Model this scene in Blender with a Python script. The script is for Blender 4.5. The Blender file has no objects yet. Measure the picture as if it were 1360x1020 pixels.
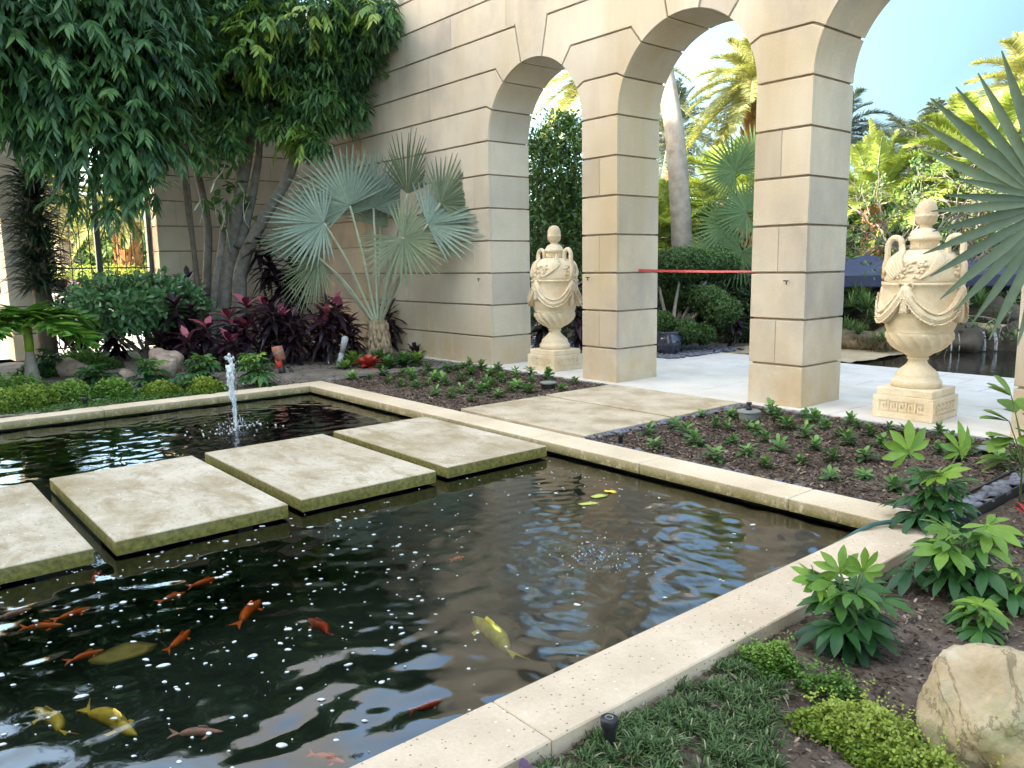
import bpy, math, random
import numpy as np
from mathutils import Vector, Matrix
random.seed(7); rng = np.random.default_rng(7)
S = bpy.context.scene; COL = S.collection
rad = math.radians; PI = math.pi
# ------------------------------------------------------------------ camera
cam = bpy.data.cameras.new('camera'); camo = bpy.data.objects.new('camera', cam); COL.objects.link(camo)
cam.sensor_width = 36; cam.lens = 27.97; cam.clip_end = 2000; cam.clip_start = .05
def cam_matrix(pitch=.1499, roll=-.0156, yaw=-.8736, loc=(10.3923, -8.2758, 1.7398)):
    fw = Vector((math.sin(yaw)*math.cos(pitch), math.cos(yaw)*math.cos(pitch), -math.sin(pitch)))
    r = Vector((math.cos(yaw), -math.sin(yaw), 0)); u = r.cross(fw)
    r2 = r*math.cos(roll)+u*math.sin(roll); u2 = u*math.cos(roll)-r*math.sin(roll)
    m = Matrix((r2, u2, -fw)).transposed().to_4x4(); m.translation = Vector(loc); return m
camo.matrix_world = cam_matrix(); S.camera = camo
# ------------------------------------------------------------------ sky, sun, exposure
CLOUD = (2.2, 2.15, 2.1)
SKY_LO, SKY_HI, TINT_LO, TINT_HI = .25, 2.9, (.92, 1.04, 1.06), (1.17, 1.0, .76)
SUN_EL, SUN_AZ = rad(26), rad(197)      # azimuth clockwise from +Y: the sun stands behind the camera
w = bpy.data.worlds.new('World'); S.world = w; w.use_nodes = True
nt = w.node_tree; bg = nt.nodes['Background']; sk = nt.nodes.new('ShaderNodeTexSky')
sk.sky_type = 'NISHITA'; sk.sun_disc = False; sk.sun_elevation = SUN_EL; sk.sun_rotation = SUN_AZ
sk.air_density = 1.0; sk.dust_density = 1.0; sk.ozone_density = 1.0
# sky brightened and warmed on the sun's side to fill the shade, dimmed opposite
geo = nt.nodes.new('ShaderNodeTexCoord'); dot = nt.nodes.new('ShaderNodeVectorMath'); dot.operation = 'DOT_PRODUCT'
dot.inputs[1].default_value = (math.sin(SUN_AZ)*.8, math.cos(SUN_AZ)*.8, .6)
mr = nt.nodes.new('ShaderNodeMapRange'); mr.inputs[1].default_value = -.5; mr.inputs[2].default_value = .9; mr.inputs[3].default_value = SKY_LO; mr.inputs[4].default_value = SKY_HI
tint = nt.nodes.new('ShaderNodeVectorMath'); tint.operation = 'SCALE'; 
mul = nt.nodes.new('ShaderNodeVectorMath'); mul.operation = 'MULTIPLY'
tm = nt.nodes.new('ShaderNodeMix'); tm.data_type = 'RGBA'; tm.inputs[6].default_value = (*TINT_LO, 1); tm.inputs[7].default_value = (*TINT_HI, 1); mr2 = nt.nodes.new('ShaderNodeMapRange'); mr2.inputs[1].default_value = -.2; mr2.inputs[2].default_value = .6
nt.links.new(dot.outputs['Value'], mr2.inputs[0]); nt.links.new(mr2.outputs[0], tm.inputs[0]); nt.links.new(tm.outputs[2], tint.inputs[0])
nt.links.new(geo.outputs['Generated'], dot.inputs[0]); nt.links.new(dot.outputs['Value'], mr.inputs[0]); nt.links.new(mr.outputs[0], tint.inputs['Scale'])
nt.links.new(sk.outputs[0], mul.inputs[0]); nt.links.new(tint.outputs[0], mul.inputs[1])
# pale cloud bank added high up for pond reflection and fill, clear sky low
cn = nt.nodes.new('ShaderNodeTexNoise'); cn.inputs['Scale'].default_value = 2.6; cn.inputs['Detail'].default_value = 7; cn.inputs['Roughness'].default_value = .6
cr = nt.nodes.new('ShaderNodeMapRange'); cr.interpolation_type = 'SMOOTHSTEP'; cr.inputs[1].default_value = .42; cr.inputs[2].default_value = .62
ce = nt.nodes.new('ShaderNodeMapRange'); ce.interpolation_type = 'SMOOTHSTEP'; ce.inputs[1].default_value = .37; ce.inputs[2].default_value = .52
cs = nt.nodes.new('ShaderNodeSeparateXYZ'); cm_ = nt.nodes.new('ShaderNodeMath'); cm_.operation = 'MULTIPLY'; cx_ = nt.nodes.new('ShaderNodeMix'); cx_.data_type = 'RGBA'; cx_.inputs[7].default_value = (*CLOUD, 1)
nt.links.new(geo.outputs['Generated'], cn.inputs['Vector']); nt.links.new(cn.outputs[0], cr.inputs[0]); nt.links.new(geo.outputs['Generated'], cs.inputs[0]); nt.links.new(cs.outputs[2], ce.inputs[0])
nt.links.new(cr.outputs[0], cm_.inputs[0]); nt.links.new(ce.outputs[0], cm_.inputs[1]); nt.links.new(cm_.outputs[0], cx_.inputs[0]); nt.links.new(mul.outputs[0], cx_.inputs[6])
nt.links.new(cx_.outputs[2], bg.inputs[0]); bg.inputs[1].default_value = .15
sl = bpy.data.lights.new('sun', 'SUN'); sl.energy = 5.0; sl.angle = rad(.5); sl.color = (1, .93, .8)
so = bpy.data.objects.new('sun', sl); COL.objects.link(so)
sd = Vector((math.sin(SUN_AZ)*math.cos(SUN_EL), math.cos(SUN_AZ)*math.cos(SUN_EL), math.sin(SUN_EL)))
so.rotation_euler = sd.to_track_quat('Z', 'Y').to_euler(); so.location = (0, -30, 30)
S.view_settings.view_transform = 'Standard'; S.view_settings.look = 'None'; S.view_settings.gamma = 1
S.view_settings.use_curve_mapping = False; S.view_settings.exposure = 2.45
S.cycles.max_bounces = 8; S.cycles.transparent_max_bounces = 24; S.cycles.caustics_reflective = False; S.cycles.caustics_refractive = False
S.cycles.use_denoising = True
# ------------------------------------------------------------------ helpers
class MB:
    """collects numpy geometry and links it as ONE mesh object"""
    def __init__(s): s.v = []; s.f = []; s.n = 0; s.mi = []; s.sm = []
    def add(s, v, f, mi=0, sm=False):
        s.v.append(np.asarray(v, float).reshape(-1, 3)); k = s.n
        for q in f: s.f.append([i+k for i in q])
        s.mi += [mi]*len(f); s.sm += [sm]*len(f); s.n += len(s.v[-1]); return s
    def box(s, a, b, ch=0, mi=0):
        (x0, y0, z0), (x1, y1, z1) = a, b
        if ch <= 0:
            v = [(x0,y0,z0),(x1,y0,z0),(x1,y1,z0),(x0,y1,z0),(x0,y0,z1),(x1,y0,z1),(x1,y1,z1),(x0,y1,z1)]
            return s.add(v, [(3,2,1,0),(4,5,6,7),(0,1,5,4),(1,2,6,5),(2,3,7,6),(3,0,4,7)], mi)
        rings = []
        for z, e in ((z0, ch), (z0+ch, 0), (z1-ch, 0), (z1, ch)):
            c = ch if e == 0 else 2*ch
            rings.append([(x0+c,y0+e,z),(x1-c,y0+e,z),(x1-e,y0+c,z),(x1-e,y1-c,z),(x1-c,y1-e,z),(x0+c,y1-e,z),(x0+e,y1-c,z),(x0+e,y0+c,z)])
        return s.rings(rings, mi=mi)
    def rings(s, R, mi=0, sm=False, cap=True, closed=True):
        n = len(R[0]); v = [p for r in R for p in r]; f = []
        for i in range(len(R)-1):
            for j in range(n if closed else n-1):
                k = (j+1) % n; f.append((i*n+j, i*n+k, (i+1)*n+k, (i+1)*n+j))
        if cap: f += [tuple(range(n))[::-1], tuple((len(R)-1)*n+j for j in range(n))]
        return s.add(v, f, mi, sm)
    def lathe(s, prof, n=32, c=(0,0,0), mi=0, fn=None):
        R = []
        for r, z in prof:
            R.append([(c[0]+(r+(fn(r, z, 2*PI*j/n) if fn else 0))*math.cos(2*PI*j/n), c[1]+(r+(fn(r, z, 2*PI*j/n) if fn else 0))*math.sin(2*PI*j/n), c[2]+z) for j in range(n)])
        return s.rings(R, mi, True)
    def tube(s, pts, rad_, n=8, mi=0, cap=True, sm=True, flat=1.0):
        pts = [Vector(p) for p in pts]; m = len(pts)
        if not hasattr(rad_, '__len__'): rad_ = [rad_]*m
        R = []; up = None
        for i, p in enumerate(pts):
            t = (pts[min(i+1, m-1)]-pts[max(i-1, 0)]).normalized()
            if up is None: up = t.orthogonal().normalized()
            up = (up-t*up.dot(t)).normalized() if (up-t*up.dot(t)).length > 1e-6 else t.orthogonal().normalized()
            b = t.cross(up)
            R.append([tuple(p+(up*math.cos(2*PI*j/n)*flat+b*math.sin(2*PI*j/n))*rad_[i]) for j in range(n)])
        return s.rings(R, mi, sm, cap)
    def blob(s, c, r, seed=0, amp=.15, n=14, freq=2.2, mi=0, dl=.62, rough=0):
        """lumpy stone: sphere pushed by a few planes and sines"""
        rg = np.random.default_rng(seed); m = 2*n; R = []
        N = rg.normal(size=(9, 3)); N /= np.linalg.norm(N, axis=1)[:, None]; D = rg.uniform(dl, .92, 9); ph = rg.uniform(0, 6, (5, 3)); fr = rg.normal(size=(5, 3))*freq
        for i in range(n+1):
            th = PI*(i+.001)/(n+.002); row = []
            for j in range(m):
                d = np.array([math.sin(th)*math.cos(2*PI*j/m), math.sin(th)*math.sin(2*PI*j/m), -math.cos(th)])
                k = 1.0; dt = N@d
                for q in range(9):
                    if dt[q] > 1e-3: k = min(k, D[q]/dt[q]*1.02)
                k += amp*.25*sum(math.sin(float(fr[q]@d)*2+ph[q][0]) for q in range(5))
                if rough: k += rough*sum(math.sin(float(fr[q]@d)*(5+3*q)+ph[q][1])*math.cos(float(fr[(q+2) % 5]@d)*(4+2*q)+ph[q][2]) for q in range(5))
                row.append((c[0]+d[0]*k*r[0], c[1]+d[1]*k*r[1], c[2]+d[2]*k*r[2]))
            R.append(row)
        return s.rings(R, mi, True)
    def build(s, name, mats, parent=None, loc=None):
        V = np.concatenate(s.v) if s.v else np.zeros((0, 3))
        me = bpy.data.meshes.new(name); me.from_pydata(V.tolist(), [], s.f)
        if not isinstance(mats, (list, tuple)): mats = [mats]
        for m in mats: me.materials.append(m)
        me.polygons.foreach_set('material_index', s.mi); me.polygons.foreach_set('use_smooth', s.sm); me.update()
        return link(name, me, parent, loc)
def link(name, me, parent=None, loc=None):
    o = bpy.data.objects.new(name, me); COL.objects.link(o)
    if parent: o.parent = parent
    if loc is not None: o.location = loc
    return o
def tag(o, label, cat=None, group=None):
    o['label'] = label
    if cat: o['category'] = cat
    if group: o['group'] = group
    return o
def struct(o): o['kind'] = 'structure'; return o
def stuff(o, label, cat): o['kind'] = 'stuff'; o['label'] = label; o['category'] = cat; return o
def thing(name, label, cat, loc=(0,0,0), rz=0, group=None):
    o = bpy.data.objects.new(name, None); COL.objects.link(o); o.location = loc; o.rotation_euler = (0, 0, rz); o.empty_display_size = .1
    return tag(o, label, cat, group)
def copy_tree(o, parent=None):
    c = o.copy(); COL.objects.link(c)
    if parent: c.parent = parent
    for ch in list(o.children): copy_tree(ch, c)
    return c
def npmesh(name, V, Q, mats, parent=None, loc=None, smooth=False, mi=None, rnd=None):
    """fast mesh from (N,3) vertices and (M,4) quads; rnd = one random value per vertex"""
    me = bpy.data.meshes.new(name); V = np.asarray(V, np.float32); Q = np.asarray(Q, np.int32)
    me.vertices.add(len(V)); me.vertices.foreach_set('co', V.ravel())
    k = Q.shape[1]; me.loops.add(Q.size); me.loops.foreach_set('vertex_index', Q.ravel())
    me.polygons.add(len(Q)); me.polygons.foreach_set('loop_start', np.arange(len(Q), dtype=np.int32)*k)
    if not isinstance(mats, (list, tuple)): mats = [mats]
    for m in mats: me.materials.append(m)
    if mi is not None: me.polygons.foreach_set('material_index', np.asarray(mi, np.int32))
    if rnd is not None:
        a = me.attributes.new('leaf_tone', 'FLOAT', 'POINT'); a.data.foreach_set('value', np.asarray(rnd, np.float32))
    if smooth: me.polygons.foreach_set('use_smooth', np.ones(len(Q), bool))
    me.update(calc_edges=True); me.validate(); return link(name, me, parent, loc)
def nrm(a): return a/np.maximum(np.linalg.norm(a, axis=-1, keepdims=True), 1e-9)
def leaf_grid(P, A, N, L, W, prof, droop=0., fold=0., curl=0.):
    """leaves as folded strips: P base, A axis, N upper side, L length, W width; prof = [(u, half-width)] from base to tip"""
    P = np.asarray(P, float); n = len(P); A = nrm(np.asarray(A, float)); N = np.asarray(N, float)
    Sd = nrm(np.cross(A, N)); N = np.cross(Sd, A)
    L = np.broadcast_to(np.asarray(L, float), n); W = np.broadcast_to(np.asarray(W, float), n); droop = np.broadcast_to(np.asarray(droop, float), n)
    m = len(prof); V = np.zeros((n, m, 3, 3))
    for i, (u, h) in enumerate(prof):
        c = P+A*(u*L)[:, None]; c = c-np.array([0, 0, 1.])*(droop*(u*L)**2)[:, None]+N*(curl*L*u*u)[:, None]
        for j, sx in enumerate((-1, 0, 1)):
            V[:, i, j] = c+Sd*(sx*h*W)[:, None]+N*(abs(sx)*h*W*fold)[:, None]
    q = []
    for i in range(m-1):
        for j in range(2): a = i*3+j; q.append((a, a+1, a+4, a+3))
    Q = (np.array(q)[None]+(np.arange(n)*m*3)[:, None, None]).reshape(-1, 4)
    return V.reshape(-1, 3), Q, m*3
class LB:
    """collects leaf_grid output"""
    def __init__(s): s.V = []; s.Q = []; s.T = []; s.n = 0
    def add(s, P, A, N, L, W, prof, droop=0., fold=0., curl=0., tone=None):
        V, Q, k = leaf_grid(P, A, N, L, W, prof, droop, fold, curl); s.V.append(V); s.Q.append(Q+s.n); s.n += len(V)
        t = rng.random(len(P)) if tone is None else np.broadcast_to(np.asarray(tone, float), len(P)); s.T.append(np.repeat(t, k)); return s
    def raw(s, V, Q, tone=.5):
        V = np.asarray(V, float).reshape(-1, 3); s.V.append(V); s.Q.append(np.asarray(Q)+s.n); s.n += len(V); s.T.append(np.full(len(V), tone)); return s
    def build(s, name, mat_, parent=None, loc=None, smooth=True):
        return npmesh(name, np.concatenate(s.V), np.concatenate(s.Q), mat_, parent, loc, smooth, rnd=np.concatenate(s.T))
LANCE = [(0, .12), (.25, .8), (.6, .75), (1, .02)]
OVAL = [(0, .1), (.3, .75), (.65, 1), (.9, .6), (1, .05)]
BLADE = [(0, .8), (.5, .7), (1, .03)]
def rdir(n, zlo=-1., zhi=1.):
    z = rng.uniform(zlo, zhi, n); a = rng.uniform(0, 2*PI, n); r = np.sqrt(1-z*z)
    return np.stack([r*np.cos(a), r*np.sin(a), z], -1)
# ------------------------------------------------------------------ materials
def nodes(name):
    m = bpy.data.materials.new(name); m.use_nodes = True; t = m.node_tree; return m, t, t.nodes['Principled BSDF']
def N_(t, kind, **kw):
    n = t.nodes.new('ShaderNode'+kind)
    for k, v in kw.items():
        if k.startswith('i_'): n.inputs[k[2:].replace('_', ' ')].default_value = v
        else: setattr(n, k, v)
    return n
def ramp(t, src, stops):
    r = N_(t, 'ValToRGB'); e = r.color_ramp.elements
    while len(e) < len(stops): e.new(.5)
    for el, (p, c) in zip(e, stops): el.position = p; el.color = (*c[:3], 1)
    t.links.new(src, r.inputs[0]); return r.outputs[0]
def noise(t, scale, detail=6, rough=.6, stretch=None, dist=0, coord='Object'):
    tc = N_(t, 'TexCoord'); n = N_(t, 'TexNoise'); n.inputs['Scale'].default_value = scale; n.inputs['Detail'].default_value = detail; n.inputs['Roughness'].default_value = rough; n.inputs['Distortion'].default_value = dist
    src = tc.outputs[coord]
    if stretch:
        mp = N_(t, 'Mapping'); mp.inputs['Scale'].default_value = stretch; t.links.new(src, mp.inputs[0]); src = mp.outputs[0]
    t.links.new(src, n.inputs['Vector']); return n.outputs[0]
def mixc(t, fac, a, b, mode='MIX'):
    m = N_(t, 'Mix', data_type='RGBA', blend_type=mode)
    for k, v in ((0, fac), (6, a), (7, b)):
        if hasattr(v, 'links'): t.links.new(v, m.inputs[k])
        else: m.inputs[k].default_value = v if k == 0 else (*v[:3], 1)
    return m.outputs[2]
def bump(t, b, src, strength=.3, dist=.02):
    n = N_(t, 'Bump'); n.inputs['Strength'].default_value = strength; n.inputs['Distance'].default_value = dist
    t.links.new(src, n.inputs['Height'])
    if b.inputs['Normal'].links: t.links.new(b.inputs['Normal'].links[0].from_socket, n.inputs['Normal'])
    t.links.new(n.outputs[0], b.inputs['Normal'])
def plain(name, col, rough=.6, var=.25, scale=8, bmp=.0, metal=0, spec=.4):
    m, t, b = nodes(name); b.inputs['Roughness'].default_value = rough; b.inputs['Metallic'].default_value = metal; b.inputs['Specular IOR Level'].default_value = spec
    n = noise(t, scale); c = [x*(1-var) for x in col]; d = [min(1, x*(1+var)) for x in col]
    t.links.new(ramp(t, n, [(.3, c), (.7, d)]), b.inputs['Base Color'])
    if bmp: bump(t, b, noise(t, scale*4), bmp, .01)
    return m
def leafm(name, stops, rough=.45, trans=.25, spec=.4, tcol=None):
    """leaf: colour from the leaf's own tone attribute plus a fine noise, some light passes through"""
    m, t, b = nodes(name); a = N_(t, 'Attribute', attribute_name='leaf_tone')
    c = ramp(t, a.outputs['Fac'], stops); n = noise(t, 14, 3)
    c = mixc(t, .35, c, ramp(t, n, [(.3, (.35, .35, .35)), (.7, (1, 1, 1))]), 'MULTIPLY')
    b.inputs['Roughness'].default_value = rough; b.inputs['Specular IOR Level'].default_value = spec
    t.links.new(c, b.inputs['Base Color'])
    tr = N_(t, 'BsdfTranslucent'); mx = N_(t, 'MixShader'); mx.inputs[0].default_value = trans
    t.links.new(mixc(t, .5, c, tcol or (.35, .5, .05), 'MIX') if tcol else c, tr.inputs[0])
    t.links.new(b.outputs[0], mx.inputs[1]); t.links.new(tr.outputs[0], mx.inputs[2])
    t.links.new(mx.outputs[0], t.nodes['Material Output'].inputs[0]); return m
def stone(name, base, dark, light, stain=None, scale=1.2, speck=0, rough=.85, bmp=.15, streak=False, island=0, grime=None):
    m, t, b = nodes(name); b.inputs['Roughness'].default_value = rough; b.inputs['Specular IOR Level'].default_value = .25
    c = ramp(t, noise(t, scale, 8, .6), [(.28, dark), (.5, base), (.72, light)])
    if stain: c = mixc(t, ramp(t, noise(t, scale*.7, 5, .65, stretch=(1.6, 1.6, .35) if streak else None), [(.48, (0, 0, 0)), (.7, (.8, .8, .8))]), c, stain)
    if grime: c = mixc(t, ramp(t, noise(t, .55, 6, .7, stretch=(1, 1, .7)), [(.5, (0, 0, 0)), (.72, (.75, .75, .75))]), c, grime)
    c = mixc(t, .5, c, ramp(t, noise(t, 60, 4, .7), [(.3, (.72, .72, .72)), (.7, (1.0, 1.0, 1.0))]), 'MULTIPLY')
    if speck:
        v = N_(t, 'TexVoronoi'); v.inputs['Scale'].default_value = speck; tc = N_(t, 'TexCoord'); t.links.new(tc.outputs['Object'], v.inputs['Vector'])
        c = mixc(t, ramp(t, v.outputs['Distance'], [(.09, (.9, .9, .9)), (.17, (0, 0, 0))]), c, (.17, .13, .09))
        v2 = N_(t, 'TexVoronoi'); v2.inputs['Scale'].default_value = speck*.45; t.links.new(tc.outputs['Object'], v2.inputs['Vector'])
        c = mixc(t, ramp(t, v2.outputs['Distance'], [(.06, (.8, .8, .8)), (.11, (0, 0, 0))]), c, (.80, .74, .64))
        bump(t, b, ramp(t, v.outputs['Distance'], [(.05, (0, 0, 0)), (.15, (1, 1, 1))]), .5, .004)
    if island:
        g = N_(t, 'NewGeometry'); c = mixc(t, 1, c, ramp(t, g.outputs['Random Per Island'], [(0, (1-island, 1-island, 1-island*.9)), (.5, (1, .985, .96)), (1, (1, 1, 1))]), 'MULTIPLY')
    t.links.new(c, b.inputs['Base Color']); bump(t, b, noise(t, 25, 8, .65), bmp, .01); return m, t, b, c
# ================================================================== the setting
CC = .53; SPR = 7*CC; AR = 1.072; DEP = .874; GZ = .05
M_wall, t_, b_, c_ = stone('wall_stone', (.62, .545, .435), (.51, .44, .345), (.70, .63, .52), (.51, .40, .245), .55, rough=.8, streak=True, island=.2, grime=(.36, .325, .30), bmp=.22)
gz_ = N_(t_, 'NewGeometry'); sz_ = N_(t_, 'SeparateXYZ'); t_.links.new(gz_.outputs['Position'], sz_.inputs[0]); mz_ = N_(t_, 'MapRange'); mz_.inputs[1].default_value = 1.15; mz_.inputs[2].default_value = .15; t_.links.new(sz_.outputs[2], mz_.inputs[0])   # rising damp stains the lowest courses
t_.links.new(mixc(t_, mixc(t_, 1, mz_.outputs[0], ramp(t_, noise(t_, 2.1, 7, .65), [(.38, (.1, .1, .1)), (.62, (.85, .85, .85))]), 'MULTIPLY'), b_.inputs['Base Color'].links[0].from_socket, (.47, .345, .195)), b_.inputs['Base Color'])
M_joint = plain('wall_joint', (.30, .24, .18), .9)
M_cop, t_, b_, c_ = stone('coping_stone', (.62, .48, .34), (.52, .40, .28), (.70, .56, .41), (.50, .39, .27), 3, speck=30)
def moss(name, base, dark, light, speck, z0, z1, k=1.0, stain=None):
    """pale cast stone whose vertical sides carry olive moss"""
    m, t, b, c = stone(name, base, dark, light, stain, 1.3, speck, grime=(.36, .28, .16) if stain else None, bmp=.4)
    g = N_(t, 'NewGeometry'); sx = N_(t, 'SeparateXYZ'); t.links.new(g.outputs['Normal'], sx.inputs[0])
    ab = N_(t, 'Math', operation='ABSOLUTE'); t.links.new(sx.outputs[2], ab.inputs[0])
    if stain: c = mixc(t, ramp(t, noise(t, 3.2, 10, .72, stretch=(.6, 1.3, 1), dist=.5), [(.48, (0, 0, 0)), (.66, (.85, .85, .85))]), c, (.27, .20, .10)); c = mixc(t, ramp(t, noise(t, 17, 6, .75), [(.56, (0, 0, 0)), (.68, (.7, .7, .7))]), c, (.22, .18, .12))
    side = ramp(t, ab.outputs[0], [(.5, (1, 1, 1)), (.8, (0, 0, 0))])
    sz = N_(t, 'SeparateXYZ'); t.links.new(g.outputs['Position'], sz.inputs[0]); low = N_(t, 'MapRange'); low.inputs[1].default_value = .06; low.inputs[2].default_value = -.05; low.inputs[3].default_value = .25 if k < 1 else .8; low.inputs[4].default_value = 1; t.links.new(sz.outputs[2], low.inputs[0]); side = mixc(t, 1, side, low.outputs[0], 'MULTIPLY')
    n1 = noise(t, 14, 7, .7, stretch=(1, 1, .8)); f = mixc(t, 1, side, ramp(t, n1, [(.5-.25*k, (0, 0, 0)), (.62-.2*k, (1, 1, 1))]), 'MULTIPLY')
    mc = ramp(t, noise(t, 30, 6), [(.3, (.055, .05, .008)), (.55, (.16, .145, .02)), (.75, (.26, .21, .06))])
    t.links.new(mixc(t, f, c, mc), b.inputs['Base Color']); return m
M_step = moss('mossy_slab', (.57, .485, .37), (.42, .34, .24), (.64, .56, .44), 26, -.08, .05, 1.35, (.30, .22, .11))
M_copm = moss('mossy_coping', (.66, .53, .37), (.55, .43, .29), (.74, .61, .45), 34, -.08, .05, .75)
M_pave, t_, b_, c_ = stone('cream_paving', (.66, .61, .53), (.58, .53, .45), (.74, .70, .62), None, 1.5)
M_paver, t_, b_, c_ = stone('pale_pavers', (.64, .60, .55), (.57, .53, .48), (.70, .66, .61), None, 2)
M_slab, t_, b_, c_ = stone('path_slab', (.53, .435, .31), (.38, .305, .20), (.61, .52, .39), (.29, .225, .12), 2.6, speck=22)
M_soil, t_, b_, c_ = stone('mulch_soil', (.12, .085, .062), (.055, .04, .03), (.2, .15, .115), (.10, .075, .055), 9, rough=.95, bmp=.6)
M_soil2, t_, b_, c_ = stone('grey_soil', (.17, .145, .115), (.10, .085, .068), (.23, .2, .165), None, 4, rough=.95, bmp=.5)
M_lawn, t_, b_, c_ = stone('ground_far', (.20, .17, .11), (.07, .085, .035), (.30, .26, .17), None, .35, rough=.95)
M_dark = plain('black_plastic', (.018, .018, .02), .5)
M_iron = plain('dark_iron', (.055, .07, .08), .5, .2)

def plate(name, x0, x1, y0, y1, z, mat_, parent=None, nx=1, ny=1, amp=0., seed=0):
    xs = np.linspace(x0, x1, nx+1); ys = np.linspace(y0, y1, ny+1); X, Y = np.meshgrid(xs, ys); rg = np.random.default_rng(seed)
    Z = np.full_like(X, z, float)
    if amp:
        for k in range(6):
            a, b, ph = rg.normal()*2.2, rg.normal()*2.2, rg.uniform(0, 6); Z += amp*.35*np.sin(a*X+b*Y+ph)
        Z += rg.normal(size=Z.shape)*amp*.25
    V = np.stack([X, Y, Z], -1).reshape(-1, 3); n = nx+1
    Q = [(j*n+i, j*n+i+1, (j+1)*n+i+1, (j+1)*n+i) for j in range(ny) for i in range(nx)]
    return npmesh(name, V, Q, mat_, parent, smooth=amp > 0)
# one ground sheet out to the horizon with a rectangular hole for the pond
PX0, PX1, PY0, PY1 = -.17, 8.11, -12.0, -3.235
def ground():
    xs = [-400, -60, PX0-.2, PX1+.2, 60, 400]; ys = [-400, -60, PY0-.2, PY1+.2, 60, 400]; V = [(x, y, -.15) for y in ys for x in xs]
    Q = [(j*6+i, j*6+i+1, (j+1)*6+i+1, (j+1)*6+i) for j in range(5) for i in range(5) if not (i == 2 and j == 2)]
    struct(npmesh('ground', V, Q, M_lawn))
ground()
# garden beds (soil), the paving under the arcade and the pavers behind it
struct(plate('soil_bed', -7.6, -.45, -13, .0, .035, M_soil2, None, 90, 140, .03, 1))
struct(plate('mulch_bed', -.47, 2.84, -2.9, -.1, .03, M_soil, None, 80, 70, .007, 2))
struct(plate('mulch_bed', 2.83, 4.98, -2.9, -.1, -.035, M_dark))
struct(plate('mulch_bed', 4.97, 8.35, -2.9, -.1, .03, M_soil, None, 80, 70, .007, 3))
struct(plate('soil_bed', 8.42, 14, -12.5, -.1, -.02, M_soil, None, 80, 160, .011, 4))
b = MB()
for x0, x1 in ((-7.4, -1.0), (-1.0, 1.93), (1.93, 4.0), (4.0, 6.05), (6.05, 8.1), (8.1, 10.4), (10.4, 16)): [b.box((x0+.005, ya, -.1), (x1-.005, yb, .05), .004) for ya, yb in ((-.1, .868), (.88, 1.51), (1.522, 2.15))]
struct(b.build('paving', M_pave))
b = MB()
for i in range(26):
    for j in range(4): b.box((-7.4+i*.9+.007+(j % 2)*.45, 2.16+j*.52+.007, -.1), (-6.5+i*.9-.007+(j % 2)*.45, 2.68+j*.52-.007, .043), .004)
struct(b.build('pavers', M_paver))
struct(plate('bounce_terrace', -7.4, 20, -25.9, -12.4, .03, M_pave))  # pale paving added out of view to bounce light onto the wall
# ------------------------------------------------------------------ pond: coping, basin, water
t = thing('pond_coping', 'pale cast stone coping laid in long blocks around the dark koi pond', 'pond edging', (0, 0, 0))
CT, CB = .05, -.045
def coping(a, b, m=None): MB().box(a, b, .006).build('coping_stone', m or M_copm, t)
jx = [-.5, .45, 1.85, 3.27, 4.65, 6.035, 7.435, 8.455]
for x0, x1 in zip(jx, jx[1:]): coping((x0+.002, -3.235, CB), (x1-.002, -2.885, CT))
jy = [-12.3, -10.55, -9.2, -7.85, -6.49, -5.13, -4.1, -3.24]
for y0, y1 in zip(jy, jy[1:]): coping((8.11, y0+.002, CB), (8.455, y1-.002, CT), M_cop)
jy = [-12.3, -10.2, -8.8, -7.35, -5.95, -4.55, -3.24]
for y0, y1 in zip(jy, jy[1:]): coping((-.5, y0+.002, CB), (-.17, y1-.002, CT))
M_basin = plain('pond_liner', (.010, .016, .010), .9, .6, 3)
o = 0.05; b = MB(); zb = -.75
x0, x1, y0, y1 = PX0-o, PX1+o, PY0-o, PY1+o
b.add([(x0,y0,zb),(x1,y0,zb),(x1,y1,zb),(x0,y1,zb),(x0,y0,-.047),(x1,y0,-.047),(x1,y1,-.047),(x0,y1,-.047)], [(0,1,2,3),(0,4,5,1),(1,5,6,2),(2,6,7,3),(3,7,4,0)])
struct(b.build('pond_basin', M_basin))
WZ = -.068
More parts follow.
